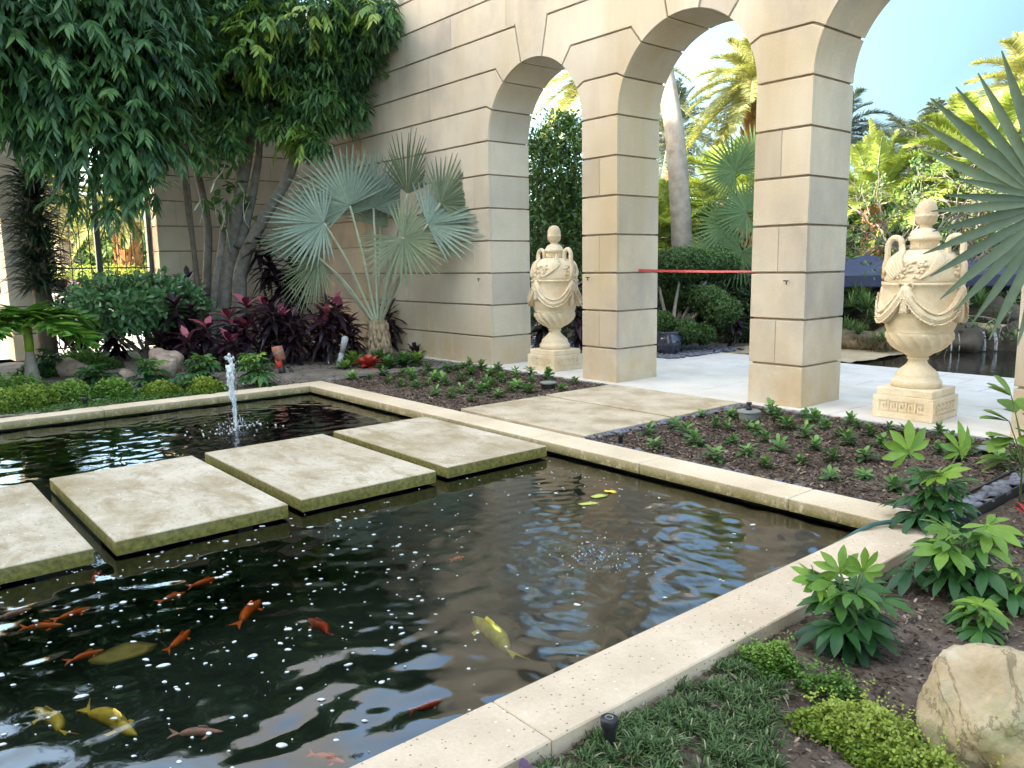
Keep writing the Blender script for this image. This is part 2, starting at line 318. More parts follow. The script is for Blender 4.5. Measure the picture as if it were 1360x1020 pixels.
def water():
    step = .022; xs = np.arange(x0+.01, x1-.009, step); ys = np.arange(-9.4, y1-.009, step); X, Y = np.meshgrid(xs, ys); rg = np.random.default_rng(5)
    Z = np.zeros_like(X)
    for k in range(44):                                   # wind chop, short waves running every way
        lam = rg.uniform(.085, .42); th = rg.uniform(0, 2*PI); Z += lam*.0019*np.sin(2*PI/lam*(X*math.cos(th)+Y*math.sin(th))+rg.uniform(0, 6))
    calm = .03+.97/(1+np.exp(-(X-5.6+.45*(Y+6)*-1)*1.8)); calm = np.maximum(calm, .8*np.exp(-((X-1.5)**2+(Y+5)**2)/5)); calm = np.maximum(calm, .55*(X < 2.9)); Z *= calm*.8
    Z2 = np.zeros_like(X)
    for k in range(40):                                   # the spout's own short chop
        lam = rg.uniform(.075, .19); th = rg.uniform(0, 2*PI); Z2 += lam*.0030*np.sin(2*PI/lam*(X*math.cos(th)+Y*math.sin(th))+rg.uniform(0, 6))
    Z += Z2*(np.exp(-(np.hypot(X-7.1, Y+4.6)/1.15)**2)*.9+.55*np.exp(-(np.hypot(X-1.5, Y+5.4)/1.5)**2))
    for cx, cy, amp, lam in ((1.54, -4.97, .0036, .17), (7.09, -4.80, .0030, .13), (4.9, -3.6, .0008, .12)):
        r = np.hypot(X-cx, Y-cy); Z += amp*np.exp(-r/.9)*(.55+.45*np.sin(2.3*X+1.1*np.sin(3*Y)))*np.sin(2*PI*r/lam+1.3*np.sin(3*np.arctan2(Y-cy, X-cx))+.9*np.sin(4*X)+.8*np.sin(5*Y))*np.minimum(1, r/.08)
    r = np.hypot(X-7.09, Y+4.8); Z += .006*np.exp(-(r/.16)**2)*rg.normal(size=r.shape)+.0016*np.exp(-(r/.5)**2)*rg.normal(size=r.shape)
    r = np.hypot(X-1.54, Y+4.97); Z += .006*np.exp(-(r/.2)**2)*rg.normal(size=r.shape)
    V = np.stack([X, Y, Z+WZ], -1).reshape(-1, 3); n = len(xs); J, I = np.meshgrid(np.arange(len(ys)-1), np.arange(n-1), indexing='ij'); a = (J*n+I).ravel()
    Q = np.stack([a, a+1, a+n+1, a+n], -1)
    m, t, bs = nodes('pond_water'); t.nodes.remove(bs)
    gl = N_(t, 'BsdfGlossy'); gl.inputs['Roughness'].default_value = .02; gl.inputs['Color'].default_value = (1, 1, 1, 1)
    tr = N_(t, 'BsdfTransparent'); tr.inputs[0].default_value = (.92, .94, .84, 1)
    fr = N_(t, 'Fresnel'); fr.inputs['IOR'].default_value = 1.85; mx = N_(t, 'MixShader')
    bp = N_(t, 'Bump'); bp.inputs['Strength'].default_value = .5; bp.inputs['Distance'].default_value = .0035; 
    tc = N_(t, 'TexCoord'); ds = N_(t, 'VectorMath', operation='DISTANCE'); ds.inputs[1].default_value = (7.0, -4.9, WZ); t.links.new(tc.outputs['Object'], ds.inputs[0])
    mk = ramp(t, ds.outputs['Value'], [(.12, (1, 1, 1)), (.9, (.12, .12, .12))]); ds2 = N_(t, 'Math', operation='DIVIDE'); ds2.inputs[1].default_value = 2.0; t.links.new(ds.outputs['Value'], ds2.inputs[0]); t.links.new(ds2.outputs[0], mk.node.inputs[0])
    hf = mixc(t, 1, ramp(t, noise(t, 26, 5, .65, dist=.6), [(0, (0, 0, 0)), (1, (1, 1, 1))]), mk, 'MULTIPLY'); sm = N_(t, 'Math', operation='MULTIPLY_ADD'); sm.inputs[1].default_value = .3; t.links.new(noise(t, 12, 4, .6), sm.inputs[0]); t.links.new(hf, sm.inputs[2]); sm2 = N_(t, 'Math', operation='MULTIPLY'); mk2 = ramp(t, ds2.outputs[0], [(.5, (1, 1, 1)), (1, (.25, .25, .25))]); t.links.new(sm.outputs[0], sm2.inputs[0]); t.links.new(mk2, sm2.inputs[1]); t.links.new(sm2.outputs[0], bp.inputs['Height'])
    for nd in (gl, fr): t.links.new(bp.outputs[0], nd.inputs['Normal'])
    t.links.new(fr.outputs[0], mx.inputs[0]); t.links.new(tr.outputs[0], mx.inputs[1]); t.links.new(gl.outputs[0], mx.inputs[2])
    t.links.new(mx.outputs[0], t.nodes['Material Output'].inputs[0])
    struct(npmesh('water', V, Q, m, smooth=True))
    struct(plate('water', x0+.01, x1-.01, y0+.01, -9.41, WZ, m))
water()
# stepping slabs across the pond, path slabs to the arcade
def slab(name, label, cat, x0, x1, y0, y1, z0, z1, m, grp): tag(MB().box((x0, y0, z0), (x1, y1, z1), .006).build(name, m), label, cat, grp)
SL = ['mossy square stepping slab next to the pond coping', 'mossy square stepping slab with a brown water stain on its far corner, second from the coping', 'mossy square stepping slab third from the coping, in front of the fountain', 'mossy square stepping slab cut off by the left edge of the photo']
for i, (ya, yb) in enumerate(((-4.505, -3.36), (-5.838, -4.64), (-7.115, -5.96), (-8.42, -7.245))): slab('stepping_slab', SL[i], 'stepping stone', 2.985+.03*i, 5.02+.035*i, ya, yb, -.05, .05, M_step, 'stepping slabs across the pond')
b = MB()
for ya in (-3.93, -5.24, -6.53, -7.83): b.box((3.3, ya-.3, zb), (4.8, ya+.3, -.052))
o = b.build('slab_piers', M_basin); struct(o)
slab('path_slab', 'square mossy path slab between pond coping and second slab', 'path slab', 2.89, 4.96, -2.79, -1.475, -.05, .055, M_slab, 'path slabs from pond to arcade')
slab('path_slab', 'square mossy path slab touching the white arcade paving', 'path slab', 2.86, 4.94, -1.395, -.15, -.05, .055, M_slab, 'path slabs from pond to arcade')
# ------------------------------------------------------------------ arcade walls
def inset(poly, g):
    n = len(poly); out = []
    for i in range(n):
        p0, p, p1 = poly[i-1], poly[i], poly[(i+1) % n]; a = Vector((p[0]-p0[0], p[1]-p0[1])); b = Vector((p1[0]-p[0], p1[1]-p[1]))
        a.normalize(); b.normalize(); na = Vector((-a.y, a.x)); nb = Vector((-b.y, b.x)); ga, gb = g[i-1], g[i]
        d = na.x*nb.y-na.y*nb.x
        if abs(d) < 1e-3: q = Vector(p)+na*((ga+gb)/2)
        else:
            q = Vector(p)+Vector(((ga*nb.y-gb*na.y)/d, (gb*na.x-ga*nb.x)/d))
        out.append((q.x, q.y))
    return out
def block(mb, poly, gaps, y0=0., y1=DEP, ch=.006, mi=0):
    """a dressed stone: polygon (x,z), counter-clockwise seen from the front, extruded from y0 back to y1 with a small chamfer"""
    if y0 > 0 or ch == 0: R = [[(x, y0, z) for x, z in inset(poly, gaps)], [(x, y1, z) for x, z in inset(poly, gaps)]]
    else:
        P = inset(poly, gaps); I = inset(poly, [g+(ch if g > .001 else 0) for g in gaps])
        R = [[(x, y0, z) for x, z in I], [(x, y0+ch, z) for x, z in P], [(x, y0+.042, z) for x, z in P]]
        mb.rings([r[::-1] for r in R], mi)
        P2 = inset(poly, [g+(.003 if g > .001 else 0) for g in gaps])
        R = [[(x, y0+.0465, z) for x, z in P], [(x, y1-ch, z) for x, z in P], [(x, y1, z) for x, z in I]]
    return mb.rings([r[::-1] for r in R], mi)
G = .0125; TH = .0012
def course_run(mb, x0, x1, k, joints, e0=G, e1=G):
    xs = [x0]+[j for j in joints if x0+.15 < j < x1-.15]+[x1]
    for i in range(len(xs)-1):
        a, b = xs[i], xs[i+1]; ga = e0 if i == 0 else TH; gb = e1 if i == len(xs)-2 else TH
        block(mb, [(a, k*CC), (b, k*CC), (b, (k+1)*CC), (a, (k+1)*CC)], [G, gb, G, ga])
    mb.box((x0+(.03 if e0 else 0), .03, k*CC-.0), (x1-(.03 if e1 else 0), DEP-.03, (k+1)*CC), mi=1)
def arc(xc, r, a0, a1, n=8): return [(xc+r*math.cos(rad(a0+(a1-a0)*i/n)), SPR+r*math.sin(rad(a0+(a1-a0)*i/n))) for i in range(n+1)]
def arch_side(mb, xc, X, s):
    """voussoir courses 7..10 on side s of an arch, running out to x = X"""
    q = 180/7
    for k in range(3):
        a0, a1 = q*k, q*(k+1); lo = (xc+s*k*CC/math.tan(rad(a0)), SPR+k*CC) if k else None; hi = (xc+s*(k+1)*CC/math.tan(rad(a1)), SPR+(k+1)*CC)
        for r, core in ((AR, 0), (AR+.028, 1)):
            P = [(xc+s*(x-xc), z) for x, z in arc(xc, r, a0, a1)]; gp = [(-G if False else 0)]*0
            pts = [(X, SPR+k*CC)]+[(X, SPR+(k+1)*CC), hi]+P[::-1]+([lo] if lo else [])
            n = len(pts); gaps = [0, G, G]+[0]*8+([G, G] if lo else [G])
            if s > 0: poly, gg = pts, gaps
            else: poly = pts[::-1]; gg = gaps[::-1][1:]+gaps[::-1][:1]
            if core: block(mb, poly, [0]*n, .03, DEP-.03, 0, 1)
            else: block(mb, poly, gg)
def key(mb, xc):
    q = 180/7; hx = 3*CC/math.tan(rad(3*q))
    for r, core in ((AR, 0), (AR+.028, 1)):
        P = arc(xc, r, 3*q, 4*q); pts = [(xc+hx, 10*CC), (xc+hx, 11*CC), (xc-hx, 11*CC), (xc-hx, 10*CC)]+P[::-1]
        if core: block(mb, pts, [0]*len(pts), .03, DEP-.03, 0, 1)
        else: block(mb, pts, [0, G, 0, G]+[0]*8+[G])
TOPK = 13
def arcade(name, label, centres, x_left, x_right, mat4=None):
    root = thing(name, label, 'wall'); mats = [M_wall, M_joint]
    def put(nm, mb): mb.build(nm, mats, root)
    edges = [x_left]+[e for c in centres for e in (c-AR, c+AR)]+[x_right]
    for i in range(0, len(edges), 2):
        a, b = edges[i], edges[i+1]; wide = b-a > 1.2
        mb = MB()
        for k in range(7):
            js = [a+.34] if (not wide and k % 2 == 1) else ([edges[1]-(.42 if k % 2 else 1.12)-1.44*m for m in range(9)] if i == 0 else [a+(.42 if k % 2 else 1.12)+1.44*m for m in range(9)]) if wide else []
            course_run(mb, a, b, k, sorted(js), 0 if False else 1e-4, 1e-4)
        put('wall_panel' if wide else 'pier', mb)
    mb = MB()
    for i, c in enumerate(centres):
        XL = x_left if i == 0 else (centres[i-1]+c)/2; XR = x_right if i == len(centres)-1 else (c+centres[i+1])/2
        for s, X in ((-1, XL), (1, XR)):
            ext = c+s*(AR+1.6)
            if abs(X-c) > AR+2.2:                         # long plain wall beside the last arch: run the courses on
                arch_side(mb, c, ext, s)
                for k in (7, 8, 9):
                    js = [ext+s*(.3+.7*(k % 2)+1.44*m) for m in range(9)]; course_run(mb, min(ext, X), max(ext, X), k, sorted(js), TH if s > 0 else 1e-4, TH if s < 0 else 1e-4)
            else: arch_side(mb, c, X, s)
        key(mb, c)
    hx = 3*CC/math.tan(rad(3*180/7)); seg = [x_left]+[e for c in centres for e in (c-hx, c+hx)]+[x_right]
    for i in range(0, len(seg), 2): course_run(mb, seg[i], seg[i+1], 10, [seg[i]+.9+1.44*m for m in range(8)] if seg[i+1]-seg[i] > 3 else [], 1e-4, 1e-4)
    for k in range(11, TOPK): course_run(mb, x_left, x_right, k, [x_left+.7+.72*(k % 2)+1.44*m for m in range(20)], 1e-4, 1e-4)
    put('upper_wall', mb)
    cm = MB().box((x_left-.0, -.06, TOPK*CC+.003), (x_right+.0, DEP+.06, TOPK*CC+.16), .02); cm.build('wall_cap', M_wall, root)
    return root
arcade('arcade_wall', 'tall cream stone wall with round arches behind the stone urns', [1.066, 3.879, 6.715, 9.53], -7.6, 13.0)
o = arcade('end_wall', 'shaded cream stone wall with an iron gate, behind the trees at far left', [-6.86, -4.04], -12.5, .3)
o.rotation_euler = (0, 0, PI/2); o.location = (-7.6, 0, 0)
# the court's other building, behind the photographer: it shades the court
M_bld, t_, b_, c_ = stone('house_stucco', (.62, .55, .45), (.56, .5, .4), (.68, .6, .5), None, .6)
M_roof = plain('roof_tile', (.33, .16, .09), .8, .3, 5); M_glass = plain('window_glass', (.03, .035, .04), .08, .1, 1, spec=.8)
t = thing('courtyard_house', 'cream stucco courtyard house behind the camera, outside the photo', 'building', (0, -26, 0))
b = MB().box((-16, -8, 0), (30, 0, 20.8)); b.build('wall', M_bld, t)
b = MB(); b.add([(-17, .8, 20.8), (31, .8, 20.8), (31, -8.8, 20.8), (-17, -8.8, 20.8), (-12, -4, 22.5), (26, -4, 22.5)], [(0, 1, 5, 4), (1, 2, 5), (2, 3, 4, 5), (3, 0, 4), (3, 2, 1, 0)]); b.build('roof', M_roof, t)
for i in range(11):
    for zz in (1.0, 5.4, 9.8, 14.2):
        wn = MB().box((-14+i*4.0, -.02, zz), (-12.4+i*4.0, .06, zz+2.6), .02).build('window', M_bld, t)
        MB().box((-13.88+i*4.0, .062, zz+.12), (-12.52+i*4.0, .07, zz+2.48)).build('pane', M_glass, wn)
# ================================================================== urns
M_urn, t_, b_, c_ = stone('urn_stone', (.78, .66, .47), (.69, .56, .38), (.84, .74, .57), (.64, .46, .25), 3, rough=.8, bmp=.4, speck=55)
def make_urn(label):
    t = thing('stone_urn', label, 'urn', (6.71, .47, .05), 0, 'stone urns under the arches')
    b = MB().box((-.3, -.3, 0), (.3, .3, .243), .008).box((-.288, -.288, .2435), (.288, .288, .325), .008); pl = b.build('plinth', M_urn, t)
    PAT = ["111110", "100010", "101010", "101110", "100000", "111111"]
    for s in range(4):                                    # carved key pattern: raised tiles, the key itself left as grooves
        b = MB(); u = .0155; nx = 30; x0 = -nx*u/2; z0 = .065
        for r in range(6):
            c0 = None
            for c in range(nx+1):
                solid = c < nx and PAT[r][c % 6] == '0'
                if solid and c0 is None: c0 = c
                if not solid and c0 is not None:
                    b.box((x0+c0*u, -.312, z0+(5-r)*u*1.35), (x0+c*u, -.299, z0+(6-r)*u*1.35)); c0 = None
        zt = z0+6*u*1.35
        b.box((-.313, -.3125, .004), (.313, -.299, z0)); b.box((-.313, -.3125, zt), (.313, -.299, .24))
        b.box((-.313, -.3125, z0), (x0-u, -.299, zt)); b.box((x0+nx*u, -.3125, z0), (.313, -.299, zt))
        v = [np.array(p) for p in b.v]; b.v = [np.stack([p[:, 0]*math.cos(s*PI/2)-p[:, 1]*math.sin(s*PI/2), p[:, 0]*math.sin(s*PI/2)+p[:, 1]*math.cos(s*PI/2), p[:, 2]], -1) for p in v]
        b.build('key_pattern', M_urn, pl)
    MB().lathe([(.244, .325), (.246, .39), (.236, .405), (.225, .408), (.225, .42), (.214, .425), (.212, .45), (.203, .475), (.18, .50), (.14, .535), (.105, .57), (.09, .60), (.094, .612), (.104, .62), (.106, .635), (.096, .645)], 48).build('foot', M_urn, t)
    def flute(r, z, a): return .034*(1-abs(math.sin(8*a+z*16))**.5)*min(1, max(0, (z-.68)/.06))*min(1, max(0, (.915-z)/.02)) if .68 < z < .915 else 0
    prof = [(.096, .646), (.12, .66), (.15, .685)]+[(.15+.168*math.sin((k/10)*PI/2)**.9, .685+.23*(k/10)**1.15) for k in [q_*.5 for q_ in range(1, 21)]]+[(.322, .916), (.316, .922), (.335, .96), (.352, 1.03), (.364, 1.10), (.371, 1.2), (.373, 1.3), (.373, 1.40), (.381, 1.405), (.381, 1.43), (.366, 1.435)]
    MB().lathe(prof, 192, fn=flute).build('bowl', M_urn, t)
    MB().lathe([(.366, 1.436), (.37, 1.46), (.362, 1.50), (.345, 1.58), (.32, 1.66), (.285, 1.71), (.23, 1.75), (.17, 1.765), (.14, 1.77)], 64).build('shoulder', M_urn, t)
    MB().lathe([(.125, 1.765), (.124, 1.80), (.13, 1.85), (.137, 1.86), (.156, 1.872), (.158, 1.885), (.156, 1.905), (.14, 1.912), (.13, 1.935), (.11, 1.965), (.085, 1.98), (.06, 1.99), (.057, 2.005), (.066, 2.02)], 72, fn=lambda r, z, a: .008*math.cos(24*a) if 1.77 < z < 1.855 else 0).build('lid', M_urn, t)
    pr = [(.060, 2.018), (.082, 2.035), (.096, 2.07), (.102, 2.105), (.106, 2.11), (.106, 2.118), (.1, 2.122)]+[(.101*math.cos(k/12*PI/2)**.8, 2.124+.155*math.sin(k/12*PI/2)) for k in range(1, 12)]+[(.008, 2.279)]
    MB().lathe(pr, 60, fn=lambda r, z, a: (.011*(abs(math.sin(6*a+z*62)*math.sin(6*a-z*62)))*min(1, r/.05))).build('pinecone_finial', M_urn, t)
    for s in (-1, 1):                                     # swan-neck handles
        pts = [(.325, 0, 1.44), (.375, 0, 1.50), (.39, 0, 1.60), (.372, 0, 1.68), (.372, 0, 1.79), (.36, 0, 1.85), (.325, 0, 1.895), (.28, 0, 1.90), (.238, 0, 1.875), (.222, 0, 1.82), (.222, 0, 1.72)]
        b = MB().tube([(s*(x+.01), y, z) for x, y, z in smooth_path(pts, 4)], [.034]*3+[.033]*100, 12) if False else MB()
        sp = smooth_path(pts, 4); b.tube([(s*(x+.01), y, z) for x, y, z in sp], [.042-.010*min(1, i/10) for i in range(len(sp))], 12); b.build('handle', M_urn, t)
    def rr(z): return np.interp(z, [.92, .96, 1.03, 1.1, 1.2, 1.3, 1.43], [.318, .335, .352, .364, .371, .373, .373])
    for q in range(4):                                    # leaf garlands between four bows, each bow with a hanging end
        b = MB(); pts = []; R = []; n = 46
        for i in range(n+1):
            u = i/n; z = 1.395-.33*(1-(2*u-1)**2)**.9; a = q*PI/2+u*PI/2; r = rr(z)+.016; pts.append((r*math.cos(a), r*math.sin(a), z)); R.append((.033+.020*math.sin(PI*u))*(1+.22*abs(math.sin(i*1.35))))
        b.tube(pts, R, 9); rg = np.random.default_rng(q)
        for i in range(4, n-3):
            for k in range(3):
                p = Vector(pts[i]); d = (Vector(pts[i+1])-p).normalized(); o2 = Vector((p.x, p.y, 0)).normalized(); up = o2.cross(d); sgn = 1 if i < n/2 else -1
                c = p+o2*R[i]*.75+up*(k-1)*R[i]*.8
                e = c+d*sgn*-.030+o2*.008+up*(k-1)*.012; b.tube([c+d*sgn*.012, (c+e)/2+o2*.004, e], [.004, .0115, .002], 5)
        b.build('garland', M_urn, t)
        b = MB(); a = q*PI/2; ln = .30 if q % 2 else .40; m = 16; e = Vector((math.cos(a), math.sin(a), 0)); sd = Vector((-e.y, e.x, 0))
        pts = [e*(rr(1.40-ln*i/m)+.018)+Vector((0, 0, 1.42-ln*i/m)) for i in range(m+1)]; b.tube(pts, [(.016+.028*(i/m)**.8)*(1+.2*(i % 2)) if i < m else .012 for i in range(m+1)], 9)
        for i in range(2, m):
            for k in (-1, 0, 1):
                c = pts[i]+e*(.012+.018*i/m)+sd*k*(.013+.016*i/m); b.tube([c+Vector((0, 0, .015)), c, c+e*.006-Vector((0, 0, .024))+sd*k*.006], [.003, .012, .003], 5)
        for k in (-1, 1):
            lp = [e*(.385+.012*math.sin(j*PI/4))+sd*k*(.012+.06*math.sin(j*PI/8))+Vector((0, 0, 1.405+.03*math.sin(j*PI/4))) for j in range(9)]; b.tube(lp, .011, 6)
        b.build('bow', M_urn, t)
    b = MB(); rg = np.random.default_rng(3)                # carved wings and fruit on the shoulder
    def surf(a, z, o2=.008): r = float(np.interp(z, [1.44, 1.46, 1.5, 1.58, 1.66, 1.71, 1.75], [.366, .37, .362, .345, .32, .285, .23]))+o2; return Vector((r*math.cos(a), r*math.sin(a), z))
    for q in range(4):
        for i in range(6):
            a0 = q*PI/2+.30+.05*i; z0 = 1.47+.016*i; L = .95-.09*i
            for sg in ((1,) if q % 2 else (1, -1)):
                pts = [surf(a0+sg*L*u*.9+(0 if sg > 0 else .9), z0+(.22+.012*i)*u**1.1, .010+.006*(1-u)) for u in np.linspace(0, 1, 10)]
                b.tube(pts, [.006+.019*math.sin(PI*min(1, u*.9+.1)) for u in np.linspace(0, 1, 10)], 6)
        for i in range(44):
            c = surf(q*PI/2+rg.uniform(-.3, .5), rg.uniform(1.48, 1.66), .006); s_ = rg.uniform(.014, .03); b.blob(c, (s_, s_, s_*.9), int(rg.integers(1e6)), .05, 5)
    b.build('shoulder_relief', M_urn, t); return t
def smooth_path(pts, k=4):
    P = [Vector(p) for p in pts]; out = []
    for i in range(len(P)-1):
        p0, p1, p2, p3 = P[max(i-1, 0)], P[i], P[i+1], P[min(i+2, len(P)-1)]
        for j in range(k):
            u = j/k; out.append(.5*((2*p1)+(p2-p0)*u+(2*p0-5*p1+4*p2-p3)*u*u+(3*p1-p0-3*p2+p3)*u**3))
    out.append(P[-1]); return out
urn = make_urn('large cream stone urn with garlands, under the right arch beside the grey-green fan palm leaf')
urn2 = copy_tree(urn); urn2.location = (1.01, .50, .05); urn2['label'] = 'cream stone urn with garlands framed by the narrow left arch, far behind the planted bed'
# ================================================================== fish, leaves and foam in the pond
M_org = plain('koi_orange', (1.0, .14, .015), .4, .25, 30); M_yel = plain('koi_yellow', (.85, .56, .08), .4, .25, 30); M_pale = plain('koi_pale', (.75, .38, .33), .4, .3, 30); M_grn = plain('koi_green', (.55, .50, .08), .5, .3, 20); M_red = plain('koi_red', (.60, .06, .03), .4, .3, 30)
def fish_mesh(L, bend, seed):
    b = MB(); n = 22; R = []
    def cx(u): return (bend*L*.16*math.sin((1-u)*PI*.9)*(1-u), )
    for i in range(n+1):
        u = i/n; x = L*(u*.78-.42); wv = L*.085*max(.06, math.sin(PI*min(1, max(0.001, u**.75*.93+.04)))**.75); hv = wv*1.15
        if u > .97: wv *= .5; hv *= .5
        y0 = cx(u)[0]; R.append([(x, y0+wv*math.cos(2*PI*j/12), hv*math.sin(2*PI*j/12)) for j in range(12)])
    b.rings(R, 0, True)
    yt = cx(0)[0]; xt = -.42*L; y1 = yt+bend*L*.10
    for s in (-1, 1):                                     # tail lobes, pectoral fins, dorsal fin: thin but closed wedges
        b.add([(xt+.02*L, yt, -.004), (xt+.02*L, yt, .006), (xt-.22*L, y1+s*.085*L, .012*s), (xt-.22*L, y1+s*.085*L, .012*s+.003), (xt-.12*L, y1*.7+yt*.3, 0), (xt-.12*L, y1*.7+yt*.3, .003)], [(0, 2, 4), (1, 5, 3), (0, 1, 3, 2), (2, 3, 5, 4), (4, 5, 1, 0)])
        yb = cx(.68)[0]; xb = L*(.68*.78-.42)
        b.add([(xb, yb+s*.06*L, -.01), (xb-.05*L, yb+s*.065*L, -.008), (xb-.10*L, yb+s*.15*L, -.012), (xb-.03*L, yb+s*.15*L, -.010), (xb, yb+s*.06*L, -.006), (xb-.05*L, yb+s*.065*L, -.004), (xb-.10*L, yb+s*.15*L, -.009), (xb-.03*L, yb+s*.15*L, -.007)], [(0, 1, 2, 3), (7, 6, 5, 4), (0, 4, 5, 1), (1, 5, 6, 2), (2, 6, 7, 3), (3, 7, 4, 0)])
    b.add([(.12*L, cx(.7)[0], .07*L), (-.12*L, cx(.35)[0], .06*L), (-.08*L, cx(.4)[0], .125*L), (.06*L, cx(.6)[0], .13*L), (.12*L, cx(.7)[0]+.004, .07*L), (-.12*L, cx(.35)[0]+.004, .06*L), (-.08*L, cx(.4)[0]+.004, .125*L), (.06*L, cx(.6)[0]+.004, .13*L)], [(0, 1, 2, 3), (7, 6, 5, 4), (0, 4, 5, 1), (1, 5, 6, 2), (2, 6, 7, 3), (3, 7, 4, 0)])
    return b
FISH = [('o', 5.79, -7.63, 63, .19, 'slim orange koi nearest the left edge of the pond photo'), ('o', 5.69, -7.47, 101, .19, 'orange koi with foam over its back, beside the slim orange koi at left'),
 ('o', 5.83, -6.99, 108, .16, 'lower of two small orange koi below the stepping slabs'), ('o', 5.71, -6.77, 96, .18, 'upper of two small orange koi below the stepping slabs'), ('o', 6.31, -6.73, 139, .30, 'orange koi with a pale spread tail, in open dark water'),
 ('o', 6.39, -7.14, 131, .22, 'plump orange koi just right of the sunken brown leaf'), ('o', 6.27, -7.53, 99, .16, 'orange koi half hidden under the sunken brown leaf'), ('y', 6.74, -7.81, -175, .30, 'yellow koi with a curved tail at the lower left of the pond'),
 ('y', 7.01, -7.61, 23, .36, 'long yellow koi with a broad tail at the bottom of the photo'), ('r', 6.72, -6.56, 175, .25, 'bent red koi alone in the middle of the dark water'), ('o', 7.81, -7.04, 32, .15, 'orange koi at the bottom edge next to the coping'),
 ('r', 7.73, -6.53, 78, .15, 'red koi showing through the white sky reflection by the coping'), ('o', 6.47, -5.45, 94, .10, 'tiny orange koi near the bubbling spout'), ('g', 7.36, -5.93, 164, .46, 'large greenish yellow koi rising to the surface with its mouth open'),
 ('r', 5.18, -7.24, 159, .18, 'dull red koi deep below the gap between two slabs'), ('p', 5.45, -7.71, 93, .16, 'pale pinkish koi beside the leftmost slab'), ('p', 7.32, -7.35, 57, .19, 'pink koi under the bluish reflection at the bottom')]
for i, (c, x, y, h, L, lab) in enumerate(FISH):
    o = fish_mesh(L*1.15, (-1)**i*(.9 if c in 'yr' else .5), i).build('koi', {'o': M_org, 'y': M_yel, 'g': M_grn, 'r': M_red, 'p': M_pale}[c], None, (x, y, WZ-.028-.004*(i % 4)-.02*L*2)); o.rotation_euler = (0, 0, rad(h)); tag(o, lab, 'fish', 'koi in the pond')
def pad(name, label, cat, pts, z, th, m, lumps=.006):
    c = np.mean(pts, 0); R = []
    for zz, k in ((-th, .9), (0, 1.0), (th*.6, .6), (th*.8, .1)):
        R.append([(c[0]+(p[0]-c[0])*k, c[1]+(p[1]-c[1])*k, z+zz+lumps*math.sin(5*i)*k) for i, p in enumerate(pts)])
    tag(MB().rings(R, 0, True).build(name, m), label, cat)
def oval(cx, cy, a, b_, rot, n=18, point=.0):
    out = []
    for i in range(n):
        t = 2*PI*i/n; x = a*math.cos(t); y = b_*math.sin(t)*(1-point*abs(math.cos(t))**3); out.append((cx+x*math.cos(rot)-y*math.sin(rot), cy+x*math.sin(rot)+y*math.cos(rot)))
    return out
M_brl = plain('sunken_leaf', (.30, .22, .05), .6, .3, 12); M_lily = plain('floating_leaf', (.42, .46, .10), .45, .3, 14); M_lily2 = plain('yellowed_leaf', (.75, .55, .06), .5, .2, 14)
pad('sunken_leaf', 'large brown oval leaf sunk just under the water among the koi', 'leaf', oval(6.35, -7.40, .155, .10, rad(85), 18, .4), WZ-.045, .004, M_brl)
pad('floating_leaf', 'yellow-green leaf floating in front of the orange-tipped leaf', 'leaf', oval(6.29, -4.10, .085, .035, rad(60), 18, .4), WZ+.004, .003, M_lily, .002)
pad('floating_leaf', 'bright green leaf floating between two other leaves near the coping', 'leaf', oval(6.21, -3.90, .075, .045, rad(75), 18, .3), WZ+.005, .003, M_lily, .002)
pad('floating_leaf', 'orange-yellow curled leaf floating nearest the back coping', 'leaf', oval(6.19, -3.75, .055, .03, rad(20), 18, .4), WZ+.007, .004, M_lily2, .004)
M_foam = plain('water_foam', (.58, .60, .59), .5, .3, 30)
def foam():
    b = MB(); rg = np.random.default_rng(11); n = 0
    while n < 640:
        x, y = rg.uniform(5.05, 8.05), rg.uniform(-8.8, -3.4); p = .9 if y < -5.2 and x < 7.6 else .35
        if np.hypot(x-7.1, y+4.8) < .9 or (x > 6.6 and y > -5.9): p = .12
        if rg.random() > p: continue
        s = float(np.clip(rg.lognormal(-5.35, .6), .0016, .016)); a = s*rg.uniform(1, 2.1); th = rg.normal(rad(60), .4); k = rg.uniform(.8, 1.2, 9)
        rim = [(x+(a*math.cos(t)*math.cos(th)-s*math.sin(t)*math.sin(th))*k[i], y+(a*math.cos(t)*math.sin(th)+s*math.sin(t)*math.cos(th))*k[i]) for i, t in enumerate(np.linspace(0, 2*PI, 9, endpoint=False))]
        b.rings([[(px_, py_, WZ+.001) for px_, py_ in rim], [(x+(px_-x)*.75, y+(py_-y)*.75, WZ+.0035+s*.1) for px_, py_ in rim]], 0, True); n += 1
    for i in range(110):                                  # froth round the jet and the bubbling spout
        cx, cy, sp = ((1.54, -4.97, .22), (7.09, -4.80, .16))[i % 2]; x, y = cx+rg.normal()*sp, cy+rg.normal()*sp; s = rg.uniform(.003, .012)*(1.1 if i % 2 == 0 else .4)
        b.rings([[(x+s*k*math.cos(t)*1.5, y+s*k*math.sin(t), WZ+zz) for t in np.linspace(0, 2*PI, 7, endpoint=False)] for k, zz in ((1, .001), (.7, .006+s*.5))], 0, True)
    stuff(b.build('water_foam', M_foam), 'white foam flecks drifting on the dark pond water', 'foam')
foam()
